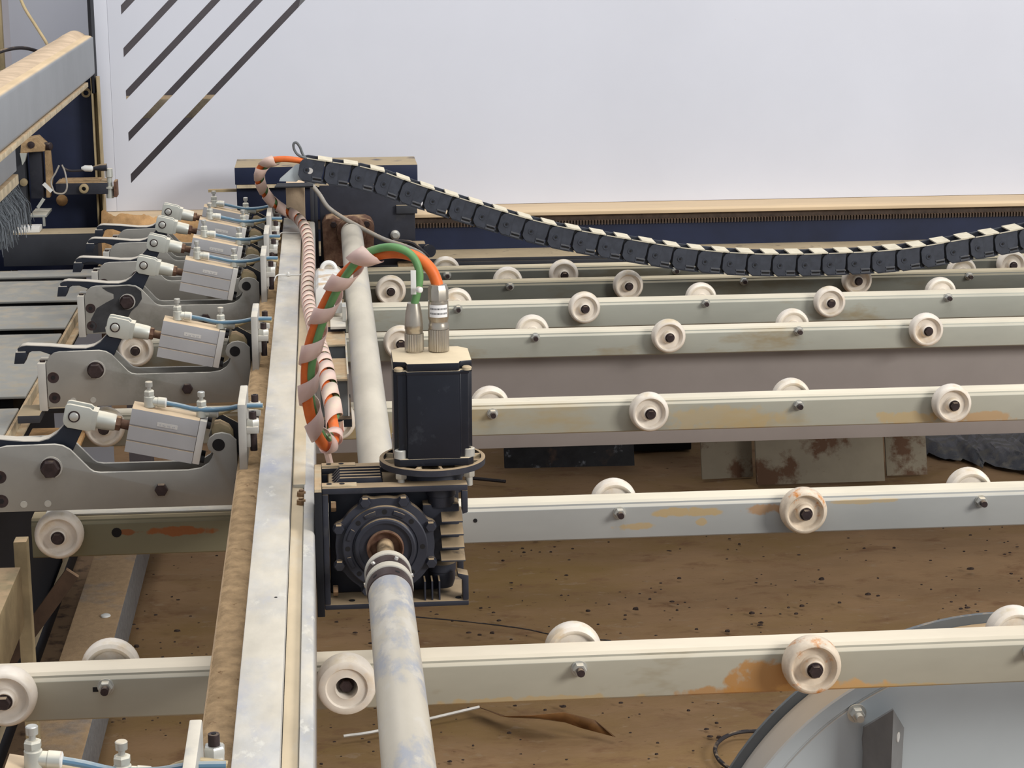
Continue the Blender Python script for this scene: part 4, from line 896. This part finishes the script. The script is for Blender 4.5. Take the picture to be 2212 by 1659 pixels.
part('socket_bolt', MB().lathe((-.534, 4.72, 1.006), (0, -1, 0), [(0, .0105), (.010, .0105), (.011, .009), (.011, .005), (.006, .0045)], 20, False), 'tan', hb)
part('sensor', MB().lathe((-.478, 4.73, .982), (0, 0, 1), [(0, .0085), (.022, .0085), (.022, .0125), (.026, .0125), (.026, .006), (.046, .006), (.048, .0085), (.066, .008)], 18), 'clev', hb)
part('sensor_plug', MB().lathe((-.482, 4.725, 1.052), (-1, 0, -.05), [(0, .0085), (.014, .008), (.03, .0045)], 14), 'black', hb)
part('end_plate', MB().box(-.468, -.462, 4.715, 4.76, .985, 1.02), 'rust', hb)
part('cable_sleeve', MB().lathe((-.512, 4.72, 1.050), (-1, 0, .05), [(0, .004), (.003, .007), (.018, .007), (.026, .003)], 12), 'whitep', hb)
part('lead', MB().tube(spline([(-.515, 4.72, 1.050), (-.545, 4.72, 1.046), (-.568, 4.72, 1.047), (-.580, 4.72, 1.055)]), .0026, 8), 'cabled', hb)
solo('tagged_wire', MB().tube(spline([(-.578, 4.70, 1.062), (-.572, 4.70, 1.045), (-.568, 4.69, 1.015), (-.576, 4.69, 1.0), (-.594, 4.69, 1.001), (-.6, 4.69, 1.012), (-.602, 4.69, 1.028), (-.592, 4.69, 1.045), (-.583, 4.69, 1.062)]), .0019, 8), 'cablew', 'thin pale wire looping over the dark column beside the white tag', 'wire')
tg = MB().obox((-.610, 4.685, 1.014), (.68, 0, -.73), (.73, 0, .68), (0, 1, 0), .0125, .0042, .001)
solo('wire_tag', tg, 'whitep', 'bright white slanted tag on the wire at the left column', 'tag')
solo('wire_tag', MB().obox((-.627, 4.685, .979), (.58, 0, .81), (.81, 0, -.58), (0, 1, 0), .0125, .0035, .001), 'clev', 'grey slanted tag hanging below the bright white one', 'tag')
sb = thing('small_shelf', (-.635, 4.74, .94), 'small pale metal shelf bracket low on the dark column', 'bracket')
part('shelf', MB().box(-.655, -.618, 4.70, 4.80, .945, .951), 'clev', sb, bev=.001)
part('pin', MB().box(-.627, -.622, 4.70, 4.708, .925, .945), 'clev', sb)
solo('sawdust_clump', MB().lathe((-.600, 4.846, .962), (0, -1, 0), [(0, .014), (.004, .012), (.008, .006), (.009, .001)], 12), 'saw2', 'small orange clump of sawdust stuck to the dark column', 'sawdust', kind='stuff')
solo('post_lamp', MB().box(-.79, -.765, 5.0, 5.05, 1.22, 1.29), 'dark', 'dark small bracket behind the grey beam at the left edge', 'bracket', bev=.003)
